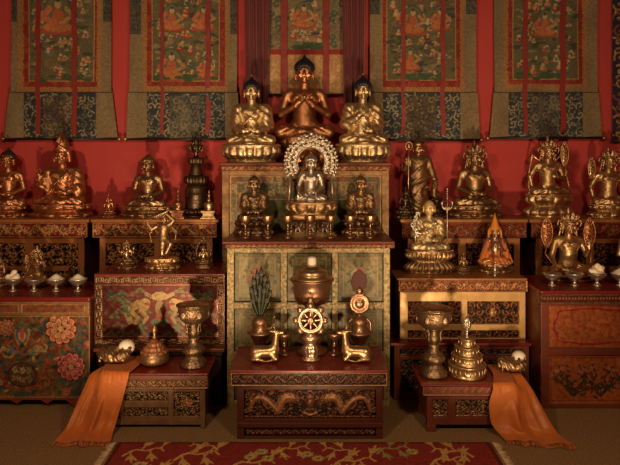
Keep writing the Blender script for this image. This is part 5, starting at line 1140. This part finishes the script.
# ------------------------------------------------------------------ on the dragon table
ZC_ = .42
def deer(label, px, m):
    d = 3.87; q = 1.06/S(d); t = thing('deer_figure', label, 'deer figure', (PX(px, d), d, ZC_))
    X = lambda x, y, z: (m*x*q, y*q, z*q)
    P = [cone(X(-9, 0, 9.4), X(7, 0, 10.2), 5.6*q, 5.4*q, 3*q), cone(X(8.5, 0, 12), X(10, 0, 25), 4.4*q, 2.7*q, 3*q), cone(X(10, 0, 27.5), X(16, 0, 27.6), 2.7*q, 1.6*q, 1.5*q), ell(X(10, 0, 27.8), (3.4*q, 2.6*q, 2.7*q), q)]
    for y in (-1, 1):
        P += [ell(X(-9, y*3.2, 6.5), (5.0*q, 2.8*q, 4.6*q), 2*q), cone(X(-12, y*3.6, 3.4), X(-3, y*4.2, 2.4), 2.0*q, 1.4*q, q), cone(X(-3, y*4.2, 2.2), X(-1, y*4.2, 1.6), 1.5*q, 1.3*q, q),
              cone(X(5, y*2.6, 8), X(10, y*3.6, 3.8), 2.7*q, 1.7*q, 1.5*q), cone(X(10, y*3.6, 3.6), X(3, y*3.8, 1.6), 1.7*q, 1.2*q, q), ell(X(2, y*3.8, 1.5), (1.9*q, 1.2*q, 1.2*q), q),
              cone(X(9, y*1.6, 29), X(4.0, y*3.4, 29.8), 1.1*q, .5*q, .6*q), ell(X(12.4, y*2.1, 28.6), (.6*q, .4*q, .5*q), .2*q)]
    P += [cone(X(-13, 0, 9), X(-15, 0, 6.5), 1.6*q, .8*q, q), ell(X(16.4, 0, 27.4), (1.4*q, 1.2*q, 1.1*q), q)]
    V, F = sdf(P, .0034); mk('body', V, F, BRASS, t)
    b = B()
    b.tube([X(9.5, 0, 29.5), X(8, 0, 33), X(8.2, 0, 37)], [.9*q, .7*q, .3*q], 6); b.obj('horn', BRASS, t)
    return t
deer('polished gilt deer lying left of the eight spoked wheel', 265.5, 1); deer('polished gilt deer lying right of the eight spoked wheel', 355.5, -1)
# wheel on a lotus stand
d = 3.90; q = 1/S(d); t = thing('dharma_wheel', 'upright gilt wheel with eight spokes and pointed studs on a stand', 'wheel', (PX(310.5, d), d, ZC_)); R = 11.5*q; cz = 40*q
b = B(); b.lathe([(9.5*q, 0), (10*q, 1.5*q), (8*q, 3*q), (6.5*q, 5*q), (7.5*q, 8*q), (8.6*q, 11*q), (7.5*q, 14*q), (5.5*q, 16*q), (6*q, 18*q), (8*q, 21*q), (8.5*q, 23*q), (5*q, 25*q), (3*q, 27.5*q)], 48, sy=.75, mod=lambda th, i, z: 1+.05*np.sin(th*10)*(2 < i < 7)); b.obj('stand', PINKGILT, t)
b = B(); b.tube([(R*math.cos(a), 0, cz+R*math.sin(a)) for a in np.linspace(0, 2*PI, 49)[:-1]], 2.2*q, 8, closed=True); b.tube([(R*.86*math.cos(a), -.006, cz+R*.86*math.sin(a)) for a in np.linspace(0, 2*PI, 49)[:-1]], .7*q, 6, closed=True); b.obj('rim', PINKGILT, t)
for k in range(8):
    a = 2*PI*k/8+PI/8*0; b = B(); c_, s_ = math.cos(a), math.sin(a)
    b.tube([(3*q*c_, 0, cz+3*q*s_), (5*q*c_, 0, cz+5*q*s_), (8*q*c_, 0, cz+8*q*s_), (R*c_, 0, cz+R*s_)], [.8*q, 1.3*q, .8*q, 1.0*q], 8); b.obj('spoke', PINKGILT, t)
    b = B(); b.tube([((R+1*q)*c_, 0, cz+(R+1*q)*s_), ((R+3.6*q)*c_, 0, cz+(R+3.6*q)*s_), ((R+6.2*q)*c_, 0, cz+(R+6.2*q)*s_)], [3.1*q, 3.9*q, 1.8*q], 8); b.obj('stud', PINKGILT, t)
b = B(); b.ball((0, 0, cz), (2.8*q, 2.4*q, 2.8*q), 18, 10); b.tube([(2.2*q*math.cos(a), -2.2*q, cz+2.2*q*math.sin(a)) for a in np.linspace(0, 2*PI, 21)[:-1]], .6*q, 6, closed=True); b.obj('hub', PINKGILT, t)
b = B(); b.prism([(-2*q, cz+R+5*q), (2*q, cz+R+5*q), (3*q, cz+R+8*q), (0, cz+R+12*q), (-3*q, cz+R+8*q)], -.006, .006); b.obj('jewel', GILT, t)
# lidded goblet behind the wheel
d = 4.07; q = 1/S(d); t = thing('lidded_goblet', 'large copper goblet with broad rim and white topped lid, behind the wheel', 'goblet', (PX(312, d), d, ZC_)); zt = lambda y: PZ(y, d)-ZC_
B().lathe([(15*q, 0), (15.5*q, 1*q), (14*q, 3*q), (10*q, 5*q), (8*q, 9*q), (11*q, 12*q), (10*q, 15*q), (5.5*q, 18*q), (5*q, 30*q), (8*q, 33*q), (6*q, 37*q), (5*q, 44*q), (8*q, zt(304)), (12*q, zt(303))], 44).obj('stem', COPPERPOT, t)
B().lathe([(10*q, zt(303.5)), (15*q, zt(302)), (17.5*q, zt(299)), (18*q, zt(294.6)), (18.8*q, zt(294)), (18.8*q, zt(292.5)), (18.2*q, zt(292)), (19*q, zt(284)), (22*q, zt(280)), (22.4*q, zt(278.6)), (18*q, zt(279))], 56).obj('bowl', COPPERPOT, t)
B().lathe([(21*q, zt(278.6)), (21.4*q, zt(277.4)), (16*q, zt(276)), (15.5*q, zt(274)), (15.8*q, zt(271)), (12*q, zt(269)), (9*q, zt(268.5)), (8*q, zt(266)), (6*q, zt(265.5))], 48).obj('lid', BRASS, t)
B().lathe([(4.4*q, zt(266)), (4.6*q, zt(265)), (4.4*q, zt(258.5)), (3.4*q, zt(257)), (1*q, zt(256.6))], 24).obj('knob', WHITE, t)
# vases: peacock feathers, and mirror with dark plume
def bumpa(label, px, name='ritual_vase'):
    d = 4.04; q = 1/S(d); t = thing(name, label, 'vase', (PX(px, d), d, ZC_)); zt = lambda y: PZ(y, d)-ZC_
    B().lathe([(8*q, 0), (8.5*q, 1.5*q), (6*q, 3.5*q), (4*q, 5*q), (4.5*q, 7*q), (5.5*q, 10*q), (8.5*q, 15*q), (11*q, 20*q), (13*q, 21*q), (13*q, 22.2*q), (7*q, 23*q), (8*q, 26*q), (7.6*q, 30*q), (8.6*q, 31*q), (8.2*q, 33*q), (7*q, 34.5*q), (5*q, 38*q)], 44).obj('bowl', COPPERPOT, t)
    return t, q
t, q = bumpa('copper ritual vase with curved spout holding peacock feathers, on the left', 260)
B().tube([(8*q, -.01, 25*q), (12*q, -.015, 26*q), (14*q, -.015, 30*q), (13*q, -.015, 35*q), (15*q, -.015, 38*q)], [2.2*q, 1.6*q, 1.1*q, .8*q, .9*q], 8).obj('spout', BRASS, t)
FEA = mat('feather', (.012, .030, .016), .5, noise=.5, nscale=50, rgb2=(.07, .05, .015)); EYE = mat('feather_eye', (.01, .05, .12), .35); EYE2 = mat('feather_eye_ring', (.20, .12, .03), .5)
r = random.Random(2)
for k, (fx, fz, fw) in enumerate(((-10, 62, 4), (-7, 72, 4.5), (-3, 79, 4.5), (1.5, 82, 4.5), (6, 76, 4.5), (9.5, 68, 4), (12, 58, 3.5), (-5, 60, 4), (0, 66, 4.5), (5, 62, 4), (-8, 50, 3.5), (8, 50, 3.5), (-1, 52, 3.8))):
    b = B(); yy = -.012+.004*(k % 4)-.010*(k > 6); tip = np.array([fx*q, yy, (fz+6)*q]); root = np.array([fx*.12*q, yy*.3, 36*q]); L = tip-root; nn = np.array([L[2], 0, -L[0]]); nn /= np.linalg.norm(nn)
    n = 9; V = []
    for i in range(n):
        u = i/(n-1); wv = fw*q*math.sin(PI*min(1, u*.86+.10))**.8*(.4+.6*u)*(1 if i < n-1 else .35); p = root+L*u
        V += [p+nn*wv+np.array([0, .003, 0]), p+np.array([0, -.004, 0]), p-nn*wv+np.array([0, .003, 0]), p+np.array([0, .006, 0])]
    F = [(4*i+j, 4*i+(j+1) % 4, 4*i+4+(j+1) % 4, 4*i+4+j) for i in range(n-1) for j in range(4)]+[(3, 2, 1, 0), (4*n-4, 4*n-3, 4*n-2, 4*n-1)]
    b.add(V, F); c1 = root+L*.84
    fo = b.obj('feather', FEA, t)
    B().ball(c1+np.array([0, -.004, 0]), (2.1*q, .0035, 2.5*q), 12, 6).obj('eye_ring', EYE2, fo); B().ball(c1+np.array([0, -.007, 0]), (1.5*q, .003, 1.9*q), 10, 6).obj('eye_spot', EYE, fo)
t, q = bumpa('copper ritual vase topped by a round mirror and dark plume, on the right', 359.5)
b = B(); b.tube([(0, 0, 32*q), (0, 0, 40*q)], 2.4*q, 10)
i0 = len(b.v); b.lathe([(9.6*q, -.006), (10.4*q, -.002), (9.8*q, .003), (7.8*q, .005), (7.4*q, .003), (4*q, .004), (3.6*q, .008), (2*q, .010), (.5*q, .012)], 40, mod=lambda th, i, z: 1+(.035*np.cos(10*th) if i < 3 else 0)); b.xf(Matrix.Translation((0, -.008, 50*q))@Matrix.Rotation(PI/2, 4, 'X'), i0)
for k in (-1, 1): b.tube([(k*6*q, 0, 36*q), (k*11*q, 0, 31*q), (k*11.5*q, 0, 23*q), (k*8*q, 0, 18*q)], [1.4*q, 1.6*q, 1.4*q, 1*q], 7)
b.prism([(-3*q, 59*q), (3*q, 59*q), (4*q, 63*q), (0, 67*q), (-4*q, 63*q)], -.006, .006); b.obj('mirror', COPPERPOT, t)
B().prism([(-5*q, 64*q), (5*q, 64*q), (8*q, 72*q), (6*q, 79*q), (0, 84*q), (-6*q, 80*q), (-9*q, 70*q)], -.003, .012).obj('plume', mat('dark_red_plume', (.05, .01, .01), .6, noise=.6, nscale=40, rgb2=(.12, .03, .01)), t, False, .004)
# small lidded cups
for px, lab in ((284, 'small copper stem cup between the left deer and the wheel'), (334.5, 'small copper stem cup between the wheel and the right deer')):
    lathe_thing('stem_cup', lab, 'cup', PX(px, 4.0), 4.02, ZC_, [(.040, 0), (.042, .006), (.028, .014), (.012, .022), (.010, .05), (.018, .058), (.011, .066), (.012, .09), (.036, .105), (.048, .125), (.050, .14), (.045, .14), (.036, .122), (0, .112)], COPPERPOT, 'stem cups on the dragon table', 'cup')
# ------------------------------------------------------------------ low side tables
d = 3.99; q = 1/S(d)
def goblet(label, px, d, z0, rim, hpx, foot, m, medal):
    q = 1/S(d); t = thing('goblet', label, 'goblet', (PX(px, d), d, z0)); h = hpx*q; r = rim/2*q; f = foot/2*q
    pm = lambda th, i, z: 1+.03*np.abs(np.sin(8*th))
    B().lathe([(f, 0), (f*1.0, .02*h), (f*.92, .07*h), (f*.72, .12*h), (f*.55, .16*h), (f*.60, .19*h), (f*.82, .23*h), (f*.84, .27*h), (f*.62, .32*h), (f*.40, .36*h), (f*.34, .41*h), (f*.42, .44*h), (f*.30, .47*h)], 56, mod=pm).obj('foot', m, t)
    b = B(); b.lathe([(f*.30, .465*h), (f*.32, .50*h), (f*.44, .54*h), (f*.40, .58*h), (f*.30, .62*h), (f*.36, .66*h), (f*.42, .68*h)], 32)
    for k in range(4): a = PI/4+k*PI/2; b.tube([(f*.35*math.cos(a), f*.35*math.sin(a), .48*h), (f*.62*math.cos(a), f*.62*math.sin(a), .54*h), (f*.55*math.cos(a), f*.55*math.sin(a), .62*h), (f*.7*math.cos(a), f*.7*math.sin(a), .70*h)], [.006, .008, .007, .006], 6)
    b.obj('stem', m, t)
    b = B(); b.lathe([(f*.40, .675*h), (r*.55, .70*h), (r*.78, .76*h), (r*.88, .84*h), (r*.90, .93*h), (r*.93, .955*h), (r*1.0, .97*h), (r*1.01, .985*h), (r*.95, .985*h), (r*.88, .975*h), (r*.8, .95*h), (0, .94*h)], 56)
    for k in range(6): a = -PI/2+(k+.5)*PI/3; b.ball((r*.87*math.cos(a), r*.87*math.sin(a), .845*h), (.022 if abs(math.sin(a)) > .5 else .009, .009 if abs(math.sin(a)) > .5 else .022, .026), 12, 7)
    b.obj('cup', m, t)
    B().lathe([(r*.88, .972*h), (r*.86, .995*h), (r*.6, 1.015*h), (r*.3, 1.03*h), (0.01*r, 1.035*h)], 40).obj('lid' if medal else 'butter', BRASS if medal else COPPERPOT, t)
    return t
goblet('tall bronze butter lamp goblet with lid, on the left low table', 193.8, 4.0, .355, 35, 62, 27, AGEDBRONZE, True)
goblet('tall silvery butter lamp goblet with round medallions, on the right low table', 433.5, 3.98, .30, 39, 68, 28, AGEDBRONZE, False)
# incense pot
d = 4.03; q = 1/S(d); t = thing('covered_pot', 'round bronze pot with red tiered lid, on the left low table', 'pot', (PX(154.5, d), d, .355))
B().lathe([(10*q, 0), (13*q, 1.5*q), (14.6*q, 5*q), (14.2*q, 9*q), (13*q, 11*q), (13.3*q, 12*q)], 44).obj('pot', BRONZE, t)
B().lathe([(13.4*q, 11.8*q), (13.6*q, 13*q), (11.5*q, 14.5*q), (10.2*q, 15.5*q), (10.6*q, 17*q), (8.4*q, 18.5*q), (7.2*q, 19.5*q), (7.4*q, 21*q), (4.8*q, 22.5*q), (3.4*q, 23.5*q), (2.4*q, 25*q)], 60, mod=lambda th, i, z: 1+.05*np.sin(14*th)).obj('lid', mat('red_coral_inlay', (.26, .06, .03), .35, .4, noise=.6, nscale=60, rgb2=(.5, .3, .14)), t)
B().lathe([(1.6*q, 25*q), (2.6*q, 27*q), (1.2*q, 29*q), (2.4*q, 32*q), (2.9*q, 35*q), (1.6*q, 38*q), (.3*q, 41*q)], 16).obj('finial', BRONZE, t)
# mandala of grain: stacked rings
d = 3.985; q = 1/S(d); t = thing('mandala_offering', 'tiered brass and grain mandala tower with leaf finial, on the right low table', 'offering', (PX(467, d), d, .30)); z = 0
GR_ = mat('grain', (.42, .25, .10), .75, bump=1, bscale=300, noise=.6, nscale=90, rgb2=(.22, .10, .04))
for k, (r0, hh, rn) in enumerate(((18.3, 12, 15), (15, 9, 12), (11.8, 8, 8.4), (8.4, 8, 0))):
    b = B(); R = r0*q; Hh = hh*q
    b.lathe([(R*1.02, z), (R*1.05, z+.06*Hh), (R*.97, z+.16*Hh), (R*.97, z+.80*Hh), (R*1.03, z+.88*Hh), (R*1.04, z+.97*Hh), (R*.98, z+Hh), (R*.93, z+.96*Hh), (R*.9, z+.9*Hh)], 64)
    n = int(r0*1.3)
    for j in range(n): a = 2*PI*j/n; b.ball((R*.97*math.cos(a), R*.97*math.sin(a), z+.48*Hh), (R*.055, R*.04, Hh*.24), 7, 5)
    ring_ = b.obj('ring', BRASS, t); B().lathe([(R*.93, z+.9*Hh), (R*.93, z+.97*Hh), (R*.5, z+1.02*Hh), (0.001, z+1.04*Hh)], 32).obj('grain_fill', GR_, ring_); z += Hh
b = B(); b.lathe([(3*q, z-1*q), (2.6*q, z+1*q), (1*q, z+2*q), (1*q, z+6*q), (2*q, z+7*q), (1*q, z+8*q)], 16)
b.prism([(0, z+7*q), (3.4*q, z+10*q), (4.6*q, z+14*q), (3*q, z+18*q), (0, z+22*q), (-3*q, z+18*q), (-4.6*q, z+14*q), (-3.4*q, z+10*q)], -.005, .005); b.tube([(a*.75, -.007, c_) for a, c_ in ((0, z+9*q), (3.2*q, z+12*q), (3*q, z+16*q), (0, z+20*q), (-3*q, z+16*q), (-3.2*q, z+12*q))], .0035, 5, closed=True); b.ball((0, -.006, z+14*q), (1.6*q, .006, 2.2*q), 8, 6); b.obj('finial', SILVER, t)
# ------------------------------------------------------------------ orange silk cloths
def cloth(label, L, R, seed, tb, n=60, m=90, amp=.022):
    """ruled between two edges that run over the table top, down and out on the carpet"""
    def samp(P, k):
        P = np.array(P); q = np.concatenate([[0], np.cumsum(np.linalg.norm(np.diff(P, axis=0), axis=1))]); q /= q[-1]; u = np.linspace(0, 1, k)
        return np.stack([np.interp(u, q, P[:, i]) for i in range(3)], 1)
    def smooth(A, it, lo=None):
        for _ in range(it): A[1:-1] = (A[:-2]+2*A[1:-1]+A[2:])/4
        return A
    A, Bq = smooth(samp(L, m), 12), smooth(samp(R, m), 12); r = random.Random(seed); ph = [r.uniform(0, 6) for _ in range(6)]; V = []
    for j in range(m):
        v = j/(m-1); g_ = min(1, max(0, (v-.30)/.35)); e = Bq[j]-A[j]; 
        for i in range(n):
            u = i/(n-1); p = A[j]+e*u; f = amp*g_*(math.sin(2*PI*(1.6*u)+ph[0]+1.8*v)+.55*math.sin(2*PI*(3.1*u)+ph[1]-3.5*v)+.22*math.sin(2*PI*6*u+ph[2]+6*v))*math.sin(PI*min(1, u*4, (1-u)*4)/2)
            fl = .5*.004*math.sin(9*u+7*v+ph[3])
            nearfloor = max(0, 1-p[2]/.05)
            V.append((p[0]+f*.25, p[1]-abs(f)*.2-f*1.0*(1-nearfloor)+.012*math.sin(2*PI*3*u+ph[4])*nearfloor, max(.012, p[2]+(f*.55+abs(amp)*.55)*nearfloor+fl+.002)))
    V = np.array(V); x0_, x1_, yf, zt_ = tb
    G = V.reshape(m, n, 3)
    for rep in range(5):
      for p in V:                                # lies over the table top and hangs clear of its front and side
        if x0_-.018 < p[0] < x1_+.018 and p[1] > yf-.022 and p[2] < zt_+.014:
            dx = min(p[0]-x0_, x1_-p[0])+.018; dy = p[1]-yf+.022; dz = zt_+.014-p[2]
            if dz <= min(dx, dy)*1.2+.012: p[2] = zt_+.014
            elif dy < dx: p[1] = yf-.022
            elif p[0]-x0_ < x1_-p[0]: p[0] = x0_-.018
            else: p[0] = x1_+.018
      if rep < 4: G[1:-1, 1:-1] = (G[:-2, 1:-1]+G[2:, 1:-1]+G[1:-1, :-2]+G[1:-1, 2:]+4*G[1:-1, 1:-1])/8
    V = G.reshape(-1, 3); N_ = len(V); V = np.concatenate([V, V+np.array([0, .0012, -.0035])]); F = []
    for j in range(m-1):
        for i in range(n-1): a = j*n+i; F += [(a, a+1, a+n+1, a+n), (a+N_, a+n+N_, a+n+1+N_, a+1+N_)]
    for j in range(m-1): F += [(j*n, (j+1)*n, (j+1)*n+N_, j*n+N_), (j*n+n-1, j*n+n-1+N_, (j+1)*n+n-1+N_, (j+1)*n+n-1)]
    for i in range(n-1): F += [(i+1, i, i+N_, i+1+N_), ((m-1)*n+i, (m-1)*n+i+1, (m-1)*n+i+1+N_, (m-1)*n+i+N_)]
    t = thing('silk_cloth', label, 'cloth', tuple(V[(m-1)*n+n//2]*np.array([1, 1, 0]))); mk('cloth', V, F, SILKO, t, True, None, True)
    b = B()
    for k in range(70):
        p = V[(m-1)*n+int(k/69*(n-1))].copy(); dirv = np.array(A[-1]+Bq[-1])/2-np.array(A[-8]+Bq[-8])/2; dirv[2] = 0; dirv /= np.linalg.norm(dirv)
        b.tube([p, p+dirv*.02+np.array([r.uniform(-.004, .004), 0, -.003]), np.array([p[0]+dirv[0]*.035+r.uniform(-.008, .008), p[1]+dirv[1]*.035, .005])], .0022, 4)
    b.obj('fringe', SILKO, t, world=True)
zt = .355
cloth('orange silk cloth draped off the left low table onto the carpet', [(-1.26, 4.14, zt+.004), (-1.30, 4.03, zt+.004), (-1.40, 3.95, .32), (-1.45, 3.86, .17), (-1.49, 3.77, .035), (-1.51, 3.66, .006)], [(-1.07, 4.16, zt+.004), (-1.10, 3.95, zt+.004), (-1.115, 3.835, zt+.002), (-1.15, 3.82, .22), (-1.19, 3.81, .07), (-1.20, 3.77, .012), (-1.18, 3.67, .006)], 4, (-1.302, -.6, 3.846, .355))
zt = .30
cloth('orange silk cloth draped off the right low table onto the carpet', [(1.18, 4.14, zt+.004), (1.17, 3.95, zt+.004), (1.125, 3.80, zt+.002), (1.09, 3.785, .19), (1.10, 3.775, .08), (1.15, 3.75, .012), (1.16, 3.68, .006)], [(1.36, 4.14, zt+.004), (1.355, 3.96, zt+.006), (1.40, 3.90, .24), (1.45, 3.82, .12), (1.50, 3.74, .012), (1.535, 3.62, .006)], 9, (.68, 1.263, 3.808, .30))
# conch-like carved ornaments with a white orb, lying on the cloths
def orb_bundle(label, lab2, px, d, z0, m, sc=1):
    q = sc/S(d); t = thing('carved_conch', label, 'ornament', (PX(px, d), d, z0)); P = []
    P += [ell((-m*3*q, 0, 5*q), (11*q, 7*q, 5*q), 2*q, (0, m*.25, 0)), cone((-m*12*q, -1*q, 3.5*q), (-m*4*q, 0, 6.5*q), 2.4*q, 4*q, 2*q), ell((m*5*q, -5*q, 4.5*q), (7*q, 4*q, 4.2*q), q, (0, -m*.3, .3)), ell((-m*5*q, -5*q, 4.2*q), (7*q, 3.4*q, 4*q), q, (0, m*.3, -.3))]
    for k in range(5): P.append(cone((-m*(11-4.5*k)*q, -7*q, 2*q), (-m*(10-5*k)*q, -1*q, 9.6*q), 1.2*q, 1.4*q, q))
    V, F = sdf(P, .0032, lambda X, Y, Z: .0022*np.sin(X*210+Z*120)*np.cos(Y*160)); V[:, 2] -= V[:, 2].min(); mk('shell', V, F, BRONZE, t)
    o = B().ball((0, 0, 0), (6.2*q, 6*q, 5.6*q), 28, 18).obj('orb', WHITE, None); o.location = (PX(px, d)+m*7.5*q, d+.035, z0+.095); tag(o, lab2, 'orb')
    o.parent = t; o.location = (m*6.4*q, .03, 10*q); del o['label']; del o['category']; o['label'] = 'smooth white orb'
orb_bundle('brass carved conch with a white orb, on the left orange cloth', '', 117, 4.03, .372, 1, 1.3)
orb_bundle('brass carved conch with a white orb, on the right orange cloth', '', 513, 4.02, .317, 1, 1.15)
